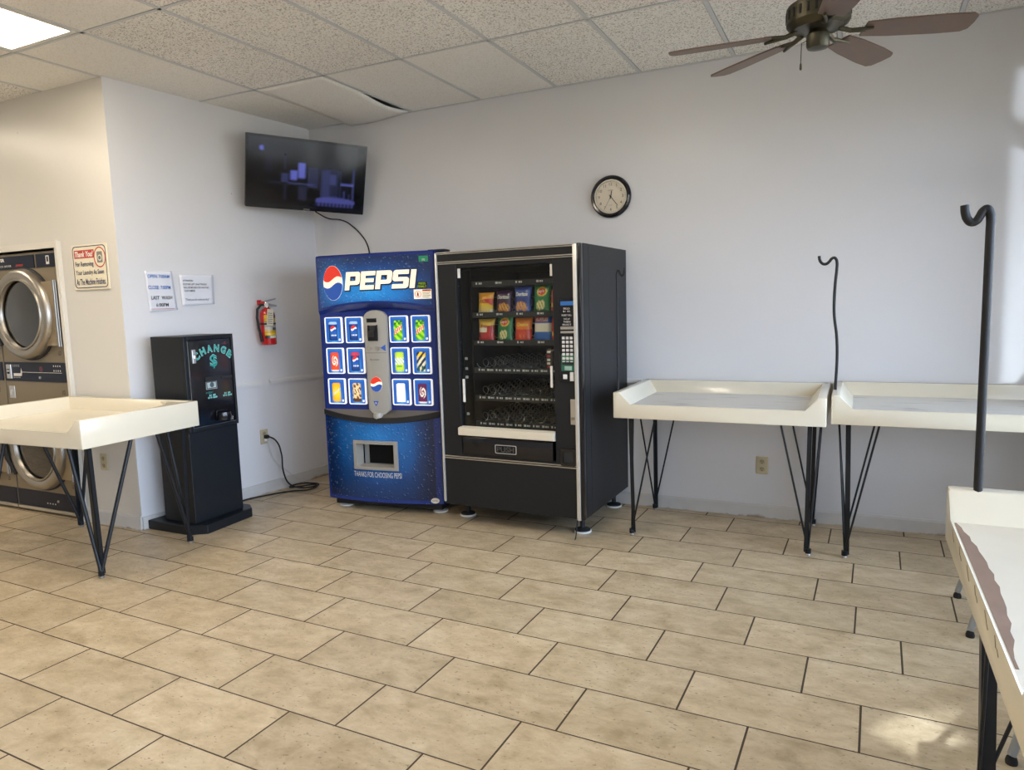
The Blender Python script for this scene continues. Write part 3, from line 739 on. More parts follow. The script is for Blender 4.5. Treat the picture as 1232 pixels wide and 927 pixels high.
for k, z in enumerate(SHZ):
    sh = MB().box((IX0+.012, .10, z-.022), (IX1, ND-.10, z-.014)).box((IX0+.012, .094, z-.026), (IX1, .10, z+.012)).build('tray', M['strip'], snack)
    n = 4 if k < 3 else 9
    tg = MB()
    for i in range(n):
        xx = IX0+.045+(IX1-IX0-.03)*i/n
        tg.box((xx, .0915, z-.010), (xx+.010+.006*(i % 2), .094, z+.004)); tg.box((xx+.022, .0915, z-.009), (xx+.034, .094, z+.002)); tg.box((xx+.038, .0915, z-.010), (xx+.044, .094, z+.003))
    tg.build('price_tags', M['lbl'], sh)
def coil(x, z, r, n, y0b=.11, y1b=.60, ph=0):
    pts = []
    N = n*14
    for i in range(N+1):
        a = 2*PI*n*i/N+ph; pts.append((x+r*math.cos(a), y0b+(y1b-y0b)*i/N, z+r*math.sin(a)))
    return MB().tube(pts, .0022, 5).build('coil', M['wire'], snack, True)
for k, z in ((3, SHZ[3]), (4, SHZ[4]), (5, SHZ[5])):
    for i in range(9):
        if k == 3 and i == 8: continue
        coil(IX0+.055+.066*i, z+.036, .031, 7, ph=i*1.3+k)
for k in (1, 2):
    for i in range(4): coil(IX0+.090+.134*i, SHZ[k]+.062, .052, 5, .135, .60, i*2.1)
# payment column
kp = MB().box((.868, -.006, .995), (.980, .01, 1.535), .004).build('payment_panel', M['blackgloss'], snack)
MB().box((.886, -.008, 1.490), (.970, -.005, 1.516)).build('display', mat('blue_display', (.01, .03, .08), .2, emit=(.05, .2, .55), es=.5), kp)
for z, w, s in ((1.470, .03, 'BILLS'), (1.452, .035, '$1 $5'), (1.428, .05, 'INSERT BILL'), (1.404, .03, 'FACE UP'), (1.386, .035, 'THEN'), (1.368, .045, 'SELECT')):
    text('lettering', s, M['lbl'], kp, .926, -.0068, z, h=.011, w=w*1.3)
MB().box((.884, -.008, 1.338), (.972, -.005, 1.356)).build('badge_strip', M['silver'], kp)
MB().box((.884, -.008, 1.314), (.972, -.005, 1.328)).build('badge_strip', M['silver'], kp)
for r in range(7):
    for c_ in range(3): MB().box((.893+.026*c_, -.012, 1.292-.026*r-.017), (.893+.026*c_+.017, -.006, 1.292-.026*r), .001).build('key', M['lbl'], kp)
gb = MB().box((.885, -.012, 1.072), (.972, -.005, 1.115), .002).box((.885, -.010, 1.085), (.972, -.005, 1.18), .002).build('bill_validator', mat('dark_green_plastic', hx('#1f5a48'), .35), kp)
MB().box((.893, -.014, 1.112), (.966, -.0095, 1.130), .001).build('bill_slot', M['blackmatte'], gb)
MB().box((.908, -.0135, 1.078), (.955, -.0115, 1.104)).build('bill_picture', mat('pale_green_print', hx('#8fb0a0'), .5), gb)
text('lettering', 'INSERT BILL', M['lbl'], gb, .928, -.0108, 1.155, h=.010, w=.065)
MB().box((.895, -.010, 1.020), (.921, -.005, 1.050), .002).build('coin_return_button', M['white'], kp)
MB().box((.940, -.010, 1.008), (.965, -.005, 1.066), .002).build('coin_slot', M['lbl'], kp)
lk = MB().box((.938, -.008, .725), (.972, .002, .890), .003).build('lock_plate', M['silver'], snack)
MB().lathe([(.011, 0), (.011, .006)], 20, Matrix.Translation((.955, -.008, .765)) @ Matrix.Rotation(PI/2, 4, 'X')).build('lock_cylinder', M['steel'], lk)
cr_ = shape('coin_return', [rrect(.868, .452, .970, .565, .01), rrect(.885, .47, .953, .545, .006)], M['blackgloss'], snack, -.014, .016)
MB().box((.885, -.003, .47), (.953, -.001, .545)).build('return_flap', M['black'], cr_)
def remap(o):
    for v in o.data.vertices:
        w_ = o.location+v.co; y_ = w_.y if w_.y < .1 else .1+(w_.y-.1)*1.18
        v.co = Vector((w_.x*1.02, y_, .0415+.9725*w_.z))
    o.location = (0, 0, 0)
    for c in o.children: remap(c)
_done = set()
for o in snack.children:
    for q in [o]+list(o.children)+[g for c in o.children for g in c.children]:
        if q.data in _done: q.data = q.data.copy()
        _done.add(q.data)
    remap(o)
for x, y in ((.055, .21), (.955, .17), (.955, .80), (.09, .80)):
    ft = MB().lathe([(.016, .02), (.016, .15)], 14, Matrix.Translation((x, y, 0))).lathe([(.052, .014), (.050, .022), (.022, .030), (.016, .034)], 28, Matrix.Translation((x, y, 0))).build('levelling_foot', M['blackmatte'], snack, 40)
    MB().lathe([(.052, 0), (.057, .002), (.057, .012), (.052, .014)], 28, Matrix.Translation((x, y, 0))).build('foot_pad', M['white'], ft, 40)
MB().tube([(.985, .01, .138), (.982, .0, .07), (.975, -.005, .012), (.972, -.012, .004)], .004, 8).build('ground_strap', M['blackmatte'], snack)

# snack bags on their trays
M['bag'] = print_mat('foil_bag_print', .28, 0, 0, .3)
def bag(name, label, x, z, w, h, colf, y=.105, rz=0, tilt=.12, txt=None, thick=.055, group='bags of chips on the vending trays'):
    R_ = Matrix.Translation(snack.location) @ Matrix.Rotation(snack.rotation_euler.z, 4, 'Z')
    base = R_ @ Vector((x*1.02, y+thick/2+.006, .0415+.9725*z+.001))
    root = empty(name, label, 'chip bag', base, snack.rotation_euler.z+rz, group)
    def prof(u, v):
        a, b = 2*u-1, 2*v-1
        t = thick/2*max(0, 1-abs(a)**2.6)**.6*max(0, 1-abs(b)**4)**.7
        ww = w*(1-.10*(1-abs(b)**2.5)) ; cr = .0018*math.sin(u*40) if abs(b) > .93 else 0
        return a*ww/2, t, v*h, cr
    def front(u, v):
        px, t, pz, cr = prof(u, v); return (px, -t+cr+pz*tilt, pz)
    def back(u, v):
        px, t, pz, cr = prof(1-u, v); return (px, t+cr+pz*tilt+.0006, pz)
    f = painted('front_panel', 26, 32, front, colf, M['bag'], root)
    painted('back_panel', 12, 16, back, lambda u, v: mixc(colf(.03, v), (.6, .6, .6), .2), M['bag'], root)
    if txt:
        s, c, tz, tw, th, sh = txt
        t = text('lettering', s, c, f, 0, 0, tz*h, h=th, w=tw, bold=.03, shear=sh)
        for v in t.data.vertices:
            u_ = .5+(v.co.x)/w; vv = (v.co.z+tz*h)/h
            v.co.y = front(min(1, max(0, u_)), min(1, max(0, vv)))[1]-.0012
    return root
def chips(u, v, c, cx=.5, cz=.3, n=3, col='#d9a441'):
    for k in range(n):
        a = cx+(k-(n-1)/2)*.2; r = math.hypot((u-a)/.15, (v-cz-.03*math.sin(k*2))/.17)
        if r < 1 and math.sin((u*1.3+v)*26) > -.75: return mixc(rgb(col), rgb('#f1cf7a'), .5*(1-r))
    return c
W1 = [
 lambda u, v: chips(u, v, rgb('#e8a23a') if v > .72 else (rgb('#d2452a') if v+.5*u > .92 and v > .42 else (rgb('#e9c23a') if v > .25 else rgb('#cfcac4'))), .5, .24, 3, '#e3c06a'),
 lambda u, v: chips(u, v, mixc(rgb('#4a2346'), rgb('#35183a'), v), .55, .32, 3, '#d08a35'),
 lambda u, v: chips(u, v, mixc(rgb('#2c3f8a'), rgb('#4a5fae'), math.sin(v*9)*.5+.5), .5, .30, 3, '#d98f3c'),
 lambda u, v: (rgb('#d8452f') if math.hypot((u-.55)/.26, (v-.76)/.13) < .85 else rgb('#e9c84a')) if math.hypot((u-.55)/.3, (v-.76)/.16) < 1 else chips(u, v, mixc(rgb('#1e6b3c'), rgb('#2f8a4c'), v), .5, .30, 2, '#e6d9a0')]
W2 = [
 lambda u, v: rgb('#e6b548') if v > .62+.12*u else (rgb('#e8dcc0') if v > .46 and u < .6 else (rgb('#c22c2c') if math.hypot((u-.72)/.33, (v-.3)/.3) < 1 else rgb('#a8342a'))),
 W1[3],
 lambda u, v: chips(u, v, rgb('#e47a22') if v > .55 else (rgb('#cf3f22') if v > .12 else rgb('#e08a2e')), .5, .28, 2, '#d83a20'),
 lambda u, v: rgb('#d23a3a') if v > .80 and abs(u-.45) < .38 else (rgb('#2a4f9c') if v > .74 else (rgb('#e4dccb') if v > .42 else (rgb('#2a62b0') if math.hypot((u-.5)/.5, (v-.2)/.25) < 1 else rgb('#3f7ac4'))))]
tw = M['ink_white']; ty = mat('yellow_print', hx('#e8c84a'), .5); tr = mat('red_print', hx('#b8302a'), .5)
bz1, bz2 = SHZ[1]-.0138, SHZ[2]-.0138
bag('chip_bag', 'orange topped chip bag, leftmost on the upper snack tray', .288, bz1, .122, .155, W1[0], txt=('FRIES', tr, .62, .075, .024, .3))
bag('chip_bag', 'dark purple tortilla chip bag on the upper snack tray', .425, bz1, .125, .165, W1[1], txt=('Doritos', tw, .74, .085, .026, .1))
bag('chip_bag', 'royal blue tortilla chip bag on the upper snack tray', .560, bz1, .128, .185, W1[2], txt=('Doritos', tw, .74, .085, .026, .1))
bag('chip_bag', 'green chip bag with a red oval on the upper snack tray', .697, bz1, .128, .195, W1[3], rz=-.08, txt=("Lay's", tw, .77, .05, .024, .2))
bag('chip_bag', 'yellow and red chip bag, leftmost on the lower filled tray', .288, bz2, .125, .165, W2[0], rz=.1, txt=('Fritos', tr, .70, .07, .022, .15))
bag('chip_bag', 'green chip bag with a red oval, second on the lower filled tray', .425, bz2, .128, .185, W2[1], rz=-.12, txt=("Lay's", tw, .77, .05, .024, .2))
bag('chip_bag', 'bright orange chip bag on the lower filled tray', .560, bz2, .128, .168, W2[2], rz=.06, txt=('Cheetos', ty, .74, .08, .024, .2))
bag('chip_bag', 'white and blue chip bag with a red title on the lower filled tray', .697, bz2, .135, .178, W2[3], rz=-.05, txt=('RUFFLES', tw, .87, .085, .02, .0))
red_ = lambda u, v: rgb('#c0392b') if v > .45 else (rgb('#d8a040') if v > .3 else rgb('#a82a24'))
bag('chip_bag', 'red chip bag squeezed at the right end of the upper snack tray', .786, bz1, .05, .16, red_, thick=.04)
bag('chip_bag', 'red chip bag squeezed at the right end of the lower filled tray', .786, bz2, .05, .165, red_, thick=.04)
bz3 = SHZ[3]-.0138
bag('candy_pack', 'dark candy pack standing upright at the right end of the sparse tray', .750, bz3, .062, .150,
    lambda u, v: rgb('#2a1d18') if not (abs(u-.42) < .2 and math.sin(v*38) > -.2) else (rgb('#e6ded4') if math.sin(v*15+1) > -.3 else rgb('#b8342c')), thick=.03, tilt=.05, group='candy on the sparse tray')
# ------------------------------------------------------------------ change machine
CW, CD, CH = .422, .31, 1.355
chg = empty('change_machine', 'black coin change machine with teal lettering standing on a wide plinth against the left wall', 'change machine', (.29, -1.712, 0), PI/2)
M['chg'] = mat('change_machine_black', (.008, .010, .013), .42, spec=.3, bump=.06, bscale=350)
MB().prism([(-.055, .445), (-.055, .02), (.02, -.085), (.44, -.06), (.51, .03), (.51, .37), (.45, .43)], 'z', .0, .065, .006).build('plinth', M['chg'], chg)
MB().box((0, .006, .065), (CW, CD, .70), .004).build('pedestal', M['chg'], chg)
cab = MB().box((0, .006, .70), (CW, CD, CH), .004).box((0, -.012, .702), (.03, .01, CH), .004).box((CW-.018, -.012, .702), (CW, .01, CH), .004).box((.03, -.012, 1.328), (CW-.018, .01, CH), .004).box((.03, -.012, .702), (CW-.018, .01, .726), .004).build('cabinet', M['chg'], chg)
pn = MB().box((.036, -.004, .728), (CW-.022, .008, 1.324), .003).build('front_panel', M['blackgloss'], chg)
MB().box((.036, -.006, .722), (CW-.022, -.001, .728)).box((.034, -.008, .728), (.037, -.003, 1.324)).build('edge_strip', M['silver'], pn)
lk = MB().box((.066, -.012, 1.168), (.094, .0, 1.262), .003).build('handle_plate', M['silver'], pn)
MB().box((.072, -.022, 1.20), (.088, -.010, 1.226), .003).build('lock_handle', M['chrome'], lk)
M['tealface'] = mat('teal_letter_face', hx('#1f8e86'), .5); M['tealedge'] = mat('pale_teal_outline', hx('#8fd8cd'), .5)
for i, ch in enumerate('CHANGE'):
    a = math.radians(38.5-15.4*i); R_ = .226; cx, cz = .246+R_*math.sin(-a), 1.262-R_+R_*math.cos(a)
    for mm, b, y in (('tealedge', .055, -.0046), ('tealface', .015, -.0056)):
        o = text('letter', ch, M[mm], pn, cx, y, cz, h=.047 if mm == 'tealface' else .053, w=.037 if mm == 'tealface' else .044, bold=b)
        o.rotation_euler = (0, -a, 0)
for mm, b, y, k in (('tealedge', .035, -.0046, 1.06), ('tealface', .008, -.0056, 1)):
    text('dollar_sign', '$', M[mm], pn, .243, y, 1.168, h=.096*k, w=.058*k, bold=b)
text('lettering', '- C -', M['ink_red'], pn, .353, -.0046, 1.292, h=.016, w=.045)
MB().box((.160, -.012, 1.032), (.258, .0, 1.068), .003).build('bill_slot', M['blackmatte'], pn)
bp_ = MB().box((.163, -.007, .978), (.255, -.003, 1.034)).build('bill_picture', mat('pale_bill_print', hx('#a9b7b6'), .5), pn)
shape('portrait', [circ(.212, 1.008, .018, 20)], mat('bill_print_dark', hx('#47555a'), .5), bp_, -.008, .001)
shape('bill_border', [[(.166,.981),(.252,.981),(.252,1.031),(.166,1.031)], [(.172,.987),(.246,.987),(.246,1.026),(.172,1.026)]], M['ink_black'], bp_, -.0076, .0006)
MB().box((.302, -.012, 1.040), (.394, .0, 1.062), .003).build('coin_slot', M['blackmatte'], pn)
text('lettering', 'INSERT', M['tealface'], pn, .190, -.0046, .955, h=.014)
for x in (.212, .342):
    text('lettering', '$1 $5\n$10 $20', M['tealedge'], pn, x, -.0046, .927, h=.030, w=.080, bold=.03)
cup = MB().lathe([(.052, 0), (.056, .02), (.050, .055), (.046, .055), (.05, .02), (.046, .006)], 28).build('coin_cup', M['blackgloss'], pn, 40); cup.location = (.270, -.03, .755)
MB().box((.222, -.02, .752), (.318, -.002, .825), .006).build('coin_hood', M['blackgloss'], pn)
text('lettering', 'G\nIT', M['lbl'], pn, .370, -.0046, .750, h=.028, w=.026)

# ------------------------------------------------------------------ folding tables
def Lbar(mb, a, b, w=.026, t=.004, out=(1, 1)):
    """angle-iron strut from a to b, corner of the L turned towards `out`"""
    a = Vector(a); b = Vector(b); d = (b-a).normalized()
    ex = Vector((out[0], 0, 0)); ex = (ex-d*ex.dot(d)).normalized(); ey = Vector((0, out[1], 0)); ey = (ey-d*ey.dot(d)).normalized()
    for p, q in ((ex, ey), (ey, ex)):
        q4 = [Vector((0, 0, 0)), -p*w, -p*w-q*t, -q*t]
        A = [mb.bm.verts.new(a+k) for k in q4]; B = [mb.bm.verts.new(b+k) for k in q4]
        mb._f(A); mb._f(B[::-1])
        for i in range(4): mb._f([A[i], B[i], B[(i+1) % 4], A[(i+1) % 4]])
def table(label, loc, rz, W, D, dz=0, back_inset=.07, rod=None, legmat='iron', traymat=None, fillet=False, rodr=.008, front_inset=.10, strut=.0058, lw=.024):
    root = empty('folding_table', label, 'table', loc, rz, 'laundry folding tables')
    zb, zl, zt = .778+dz, .862+dz, .942+dz
    bt, run = .045, .062                      # board thickness at the top, run of the sloped inside face
    tr_ = traymat or M['cream']
    mb = MB()
    # end boards (their profile shows on the front) and the tray base are one moulding
    prof = [(0, zb), (W, zb), (W, zt), (W-bt, zt), (W-bt-run, zl), (bt+run, zl), (bt, zt), (0, zt)]
    n = len(prof)
    A = [mb.bm.verts.new((x, 0, z)) for x, z in prof]
    B = [mb.bm.verts.new((x, D, z)) for x, z in prof]
    mb._f(A); mb._f(B[::-1])
    for i in range(n):
        mb.mi = 1 if i == 4 else 0
        mb._f([A[i], B[i], B[(i+1) % n], A[(i+1) % n]])
    mb.mi = 0
    bmesh.ops.bevel(mb.bm, geom=[e for e in mb.bm.edges if not all(abs(v.co.z-zl) < 1e-5 for v in e.verts) or abs(e.verts[0].co.x-e.verts[1].co.x) > .1], offset=.006, segments=2, profile=.5, affect='EDGES')
    top = mb.build('tabletop', [M['cream'], tr_], root, 35)
    # back board
    MB().prism([(D-bt-run*.8, zl-.02), (D-bt, zt), (D-.001, zt), (D-.001, zl-.02)], 'x', bt*.3, W-bt*.3, .004).build('back_board', M['cream'], root, 35)
    if fillet:
        MB().prism([(W-bt-.01, D-bt), (W-bt-.01, D-.30), (W-bt-.05, D-.17), (W-.17, D-bt-.035), (W-.30, D-bt)], 'z', zl-.01, zt-.004, .006).build('corner_fillet', M['cream'], root, 35)
    for cx, cy, sx, sy in ((0, 0, 1, 1), (W, 0, -1, 1), (0, D, 1, -1), (W, D, -1, -1)):
        fi = front_inset if sy > 0 else back_inset
        F = (cx+sx*.085, cy+sy*fi, .018)
        mb = MB(); zt_ = zb
        Lbar(mb, F, (cx+sx*.075, cy+sy*(fi-.02), zt_), lw, out=(-sx, -sy))
        f2 = Vector(F)
        mb.tube([f2+Vector((0, 0, .012)), (cx+sx*.245, cy+sy*(fi-.015), zt_)], strut, 8)
        mb.tube([f2+Vector((0, 0, .012)), (cx+sx*.035, cy+sy*(fi+.23), zt_)], strut, 8)
        mb.tube([f2+Vector((0, 0, -.004)), f2+Vector((0, 0, .022))], .017, 12)
        lg = mb.build('leg', M[legmat], root, 30)
        MB().lathe([(.014, 0), (.016, .004), (.012, .012), (.006, .018)], 14, Matrix.Translation((F[0], F[1], 0))).build('foot_glide', M['steel'], lg, 40)
    if rod:
        pipe('hanging_rod', None, None, rod, rodr, M['rust']).parent = root
    return root
def hook(x, y, z0, z1, sx, ln, sy=0):
    """upright rod ending in a swan-neck hook turned towards (sx, sy)"""
    P = [(x, y, z0)]
    def q(t, z): P.append((x+sx*t*ln, y+sy*t*ln, z1+z))
    q(0, -.06); q(.0, -.03); q(.05, -.012); q(.16, -.002); q(.28, -.006); q(.42, -.022); q(.56, -.034); q(.72, -.036); q(.86, -.028); q(.96, -.012); q(1.0, .012)
    return P
T2 = table('cream folding table between the snack machine and the next table along the back wall', (2.975, -.775, 0), math.radians(.3), 1.225, .765,
           rod=hook(.004, .10, .90, 1.70, 1, .05), traymat=M['tray'], rodr=.0065)
x, y = .012, .26
wob = [(x, y, .90), (x+.002, y, 1.0), (x+.006, y, 1.14), (x+.001, y, 1.27), (x-.014, y, 1.39), (x-.016, y, 1.47), (x-.012, y, 1.58)]
hk = hook(x-.006, y, .9, 1.722, -1, .095)[1:]
T3 = table('cream folding table at the right end of the back wall with a crooked hanging rod', (4.222, -.733, 0), 0, 1.225, .725, .013, .24, rod=wob+hk, traymat=M['tray'], rodr=.0085)
T1 = table('cream folding table in front of the dryers at left', (-.712, -2.654, 0), math.radians(2.5), 1.24, .81, fillet=True, legmat='iron', strut=.0115, lw=.027)
T4 = table('cream folding table with a brown worn patch at the lower right', (4.592, -2.61, 0), -PI/2, 1.20, .80,
           rod=hook(-.0, .07, .90, 1.735, -1, .001), traymat=M['tray_cream'], rodr=.0115, lw=.044)
# the rod at the far end of that table: its hook turns out over the open side
o = [c for c in T4.children if c.name.startswith('hanging_rod')][0]; bpy.data.objects.remove(o)
pipe('hanging_rod', None, None, hook(.035, .072, .90, 1.735, 0, .062, -1), .0115, M['rust']).parent = T4
# worn patch on its tray: outline irregular on the inner side
wp = []
for k in range(23):
    t = k/22; wp.append((.115+.87*t, .014+.030*math.sin(PI*min(1, t*1.05))**.8+.0025*math.sin(k*2.7)))
for k in range(10): wp.append((.985-.87*k/9, .009))
M['wear'] = mat('bare_brown_core', (.23, .15, .105), .7, var=.25, vscale=18)
pw = MB().prism(wp, 'z', .8615, .8627).build('worn_patch', M['wear'], T4); pw['label'] = 'brown worn patch along the open lip'
ck = MB()
for k, xx in enumerate((.18, .33, .47, .60, .74, .86)):
    ck.tube([(xx-.015, -.0005, .858), (xx, -.0006, .85-.01*(k % 2)), (xx+.012, -.0005, .842), (xx+.03, -.0006, .835)], .0007, 4)
ck.build('lip_crack', mat('crack_brown', (.16, .12, .08), .8), T4)

# ------------------------------------------------------------------ grey-legged chairs under the window
def chair(label, y):
    r = empty('side_chair', label, 'chair', (4.82, y, 0), -PI/2, 'grey legged chairs behind the worn table')
    # local x runs across the seat, y from front to back (towards the window)
    for x, s in ((0, -1), (.45, 1)):
        for ya, yb_ in ((0, .10), (.44, .36)):
            lg = MB().tube([(x, ya, .03), (x-s*.03, yb_, .44)], .014, 10).build('leg', M['legplate'], r, True)
            MB().lathe([(.017, 0), (.018, .010), (.015, .022)], 14, Matrix.Translation((x, ya, 0))).build('rubber_tip', M['blackmatte'], lg, 40)
    MB().box((.0, .06, .43), (.45, .46, .47), .015).build('seat', M['blackmatte'], r, 30)
    for x in (.03, .42): MB().tube([(x, .42, .45), (x, .47, .62), (x, .50, .78)], .012, 10).build('back_upright', M['legplate'], r, True)
    MB().box((.0, .47, .58), (.45, .50, .80), .012).build('backrest', M['blackmatte'], r, 30)
chair('grey legged chair behind the worn table, the one nearer the back wall', -1.03)
chair('grey legged chair behind the worn table, the one nearer its table leg', -1.97)

# ------------------------------------------------------------------ television in the corner
tvr = empty('television', 'flat black television tilted down from the corner above the soda machine', 'television', (.389, -.502, 2.565))
ya, ti, ro = .637, .283, -.040
r = Vector((math.sin(ya), math.cos(ya), 0)); n = Vector((math.cos(ya), -math.sin(ya), 0)); up = Vector((0, 0, 1))
n2 = n*math.cos(ti)-up*math.sin(ti); u2 = n*math.sin(ti)+up*math.cos(ti)
r3 = r*math.cos(ro)+u2*math.sin(ro); u3 = -r*math.sin(ro)+u2*math.cos(ro)
tvr.rotation_euler = Matrix((r3, -n2, u3)).transposed().to_euler()
TW, TH = .93, .545
MB().box((-TW/2, 0, -TH/2), (TW/2, .035, TH/2), .006).box((-.28, .03, -.22), (.28, .07, .12), .01).build('casing', M['blackmatte'], tvr, 30)
L = [rrect(-TW/2, -TH/2, TW/2, TH/2, .006), rrect(-TW/2+.017, -TH/2+.028, TW/2-.017, TH/2-.017, .002)]
bz = shape('bezel', L, M['blackgloss'], tvr, -.008, .010)
text('lettering', 'SAMSUNG', M['grey'], bz, .0, -.0085, -TH/2+.011, h=.008)
shape('logo_tab', [rrect(-.035, -TH/2-.008, -.015, -TH/2+.004, .002)], M['grey'], tvr, -.006, .008)
def tvcol(u, v):
    c = (.010, .010, .018)
    g = max(0, v-.62)/.38; c = mixc(c, (.11, .12, .15), g*.85)  # greyish reflection painted into the top of the screen
    c = mixc(c, (.16, .17, .21), .55*math.exp(-(((u-.74)/.13)**2+((v-.66)/.13)**2)))
    def R(a, b, c0, d, col, k=1):
        nonlocal c
        if a <= u <= b and c0 <= v <= d: c = mixc(c, col, k)
    B1 = (.27, .29, .62); B2 = (.16, .18, .36); B3 = (.09, .10, .20)
    R(.50, .60, .30, .62, B3); R(.61, .78, .14, .62, B3, .9); R(.63, .70, .16, .60, B2, .5); R(.70, .755, .38, .54, B2, .8)
    R(.415, .485, .44, .68, B1, .9); R(.35, .41, .40, .55, B1, .9); R(.27, .34, .36, .50, B2, .7)
    R(.30, .31, .55, .80, B2, .8); R(.09, .13, .80, .88, B1, .9) if math.hypot((u-.11)/.02, (v-.84)/.05) < 1 else None
    R(.22, .23, .52, .72, B3); R(.14, .20, .50, .74, B3, .5); R(.33, .56, .335, .37, B2, .7); R(.42, .50, .10, .32, B3, .8); R(.30, .315, .08, .34, B3, .9); R(.17, .28, .34, .36, B2, .6)
    if v < .14+.05*math.sin(PI*max(0, min(1, (u-.55)/.4))) and .58 < u < .935 and v > .03:
        c = (.19, .20, .42) if not (v < .09 and int(u*60) % 2) else (.05, .05, .12)
    R(.79, .80, .14, .62, B2, .8); R(.90, .925, .16, .66, B2, .8); R(.80, .91, .38, .42, B1, .8); R(.81, .87, .22, .37, (.02, .02, .05)); R(.82, .84, .14, .30, B2); R(.87, .885, .14, .26, B1, .6)
    if u > .94: c = (.008, .008, .012)
    return c
M['screen'] = print_mat('television_screen', .12, 1.25)
def tvsoft(u, v):
    t = [tvcol(u+dx, v+dz) for dx in (-.008, -.003, .003, .008) for dz in (-.012, -.004, .004, .012)]
    return tuple(sum(q[i] for q in t)/16*(.92 if i == 2 else 1) for i in range(3))
painted('screen', 90, 56, lambda u, v: (-TW/2+.017+(TW-.034)*u, -.004, -TH/2+.028+(TH-.045)*v), tvsoft, M['screen'], tvr)
# wall arm
P = Vector((.389, -.502, 2.565))
Mi = (Matrix.Translation(P) @ tvr.rotation_euler.to_matrix().to_4x4()).inverted()
def tl(p): return Mi @ Vector(p)
mb = MB(); mb.tube([tl((.30, -.44, 2.55)), tl((.16, -.52, 2.57)), tl((-.02, -.46, 2.57))], .018, 10); mb.tube([tl((-.012, -.46, 2.46)), tl((-.012, -.46, 2.68))], .022, 10)
mb.build('wall_arm', M['black'], tvr, True)
tvc = pipe('cable', None, None,
     [(.30, -.33, 2.31), (.30, -.18, 2.27), (.34, -.02, 2.26), (.42, -.012, 2.21), (.50, -.012, 2.14), (.565, -.012, 2.05), (.59, -.012, 1.93), (.60, -.012, 1.70)], .0055, M['blackmatte'])
attach(tvc, tvr)

# ------------------------------------------------------------------ clock on the back wall
clk = empty('wall_clock', 'round black rimmed wall clock on the back wall', 'clock', (2.732, 0, 2.251))
RX = Matrix.Rotation(PI/2, 4, 'X')
MB().lathe([(.148, .0), (.150, .012), (.146, .026), (.136, .034), (.124, .032), (.118, .020)], 56, RX, caps=False).build('rim', M['blackgloss'], clk, True)
MB().lathe([(.119, .018), (.119, .024), (.111, .024), (.109, .016)], 56, RX, caps=False).build('inner_ring', M['silver'], clk, True)
fc = MB().lathe([(.13, .002), (.13, .012), (.118, .014)], 56, RX).build('dial', mat('clock_dial', hx('#ece6da'), .5), clk, 40)
for k in range(1, 13):
    a = math.radians(30*k); text('numeral', str(k), M['ink_black'], fc, .088*math.sin(a), -.0145, .088*math.cos(a), h=.020)
text('lettering', 'ACURITE', M['ink_black'], fc, .0, -.0145, .045, h=.007)
text('lettering', 'QUARTZ', M['ink_black'], fc, .0, -.0145, -.060, h=.005)
tk = MB()
for k in range(60):
    a = math.radians(6*k); s, c_ = math.sin(a), math.cos(a); r0_, r1_ = (.103, .109)
    tk.bar((r0_*s, -.0146, r0_*c_), (r1_*s, -.0146, r1_*c_), .0012 if k % 5 else .0022, .0004, (0, 1, 0))
tk.build('minute_marks', M['ink_black'], fc)
for nm, deg, ln, w, yy in (('hour_hand', 12, .042, .006, -.017), ('minute_hand', 142, .082, .0045, -.018), ('second_hand', 209, .096, .0015, -.019)):
    a = math.radians(deg); MB().bar((-.016*math.sin(a), yy, -.016*math.cos(a)), (ln*math.sin(a), yy, ln*math.cos(a)), w, .0008, (0, 1, 0)).build(nm, M['ink_black'], clk)
MB().lathe([(.006, .014), (.006, .021)], 16, RX).build('hub', M['ink_black'], clk)
MB().lathe([(.110, .0225), (.110, .0235)], 48, RX).build('glass', glass_mat('clock_glass', (1, .99, .97), .5), clk)

# ------------------------------------------------------------------ things on the left wall
LROT = math.atan2(1, .082)
def lwp(y, z, off=0): return Vector((.082*y, y, z))+Vector((1, -.082, 0)).normalized()*off
# fire extinguisher
fx = empty('fire_extinguisher', 'small red fire extinguisher with a paper tag on the left wall', 'fire extinguisher', lwp(-.655, 1.232, .0), LROT)
y0_ = -.075
TZ = lambda z: Matrix.Translation((0, y0_, z))
M['lever'] = mat('grey_lever', (.32, .32, .32), .4, .3)
M['red'] = mat('fire_red_paint', hx('#b01e1e'), .25, coat=.3)
MB().lathe([(.045, 0), (.058, .004), (.060, .012), (.060, .235), (.056, .262), (.042, .285), (.022, .298), (.018, .305)], 36, TZ(0)).build('cylinder', M['red'], fx, 50)
def lab(u, v):
    a = (u-.5)*2.3; return (.0608*math.sin(a), y0_-.0608*math.cos(a), .055+.19*v)
def labcol(u, v):
    if v > .86: return rgb('#1a1a1a') if u > .5 else rgb('#e0b62a')
    if v > .70: return rgb('#e0b62a') if math.sin(u*70) > -.6 else rgb('#2a2a2a')
    if v > .46: return rgb('#c9c4b6') if (int(v*60) % 3) else rgb('#4a4a48')
    if v > .34: return rgb('#3a4050') if u > .45 else rgb('#b9b3a4')
    if v > .12: return rgb('#e0b62a') if (int(v*50) % 3 and u < .8) else rgb('#8a7a2a')
    return rgb('#1a1a1a') if abs(u-.5) > .2 or abs(v-.06) > .05 else rgb('#d8d4c8')
painted('label', 36, 40, lab, labcol, M['print'], fx)
MB().lathe([(.0615, .165), (.0625, .166), (.0625, .178), (.0615, .179)], 36, TZ(0), caps=False).build('strap', M['blackmatte'], fx, True)
MB().lathe([(.017, .298), (.017, .345), (.013, .352)], 20, TZ(0)).build('valve', M['chrome'], fx, 40)
MB().bar((-.005, y0_, .335), (.080, y0_-.02, .316), .022, .012).bar((-.015, y0_, .352), (.074, y0_-.02, .374), .022, .011).build('lever', M['lever'], fx)
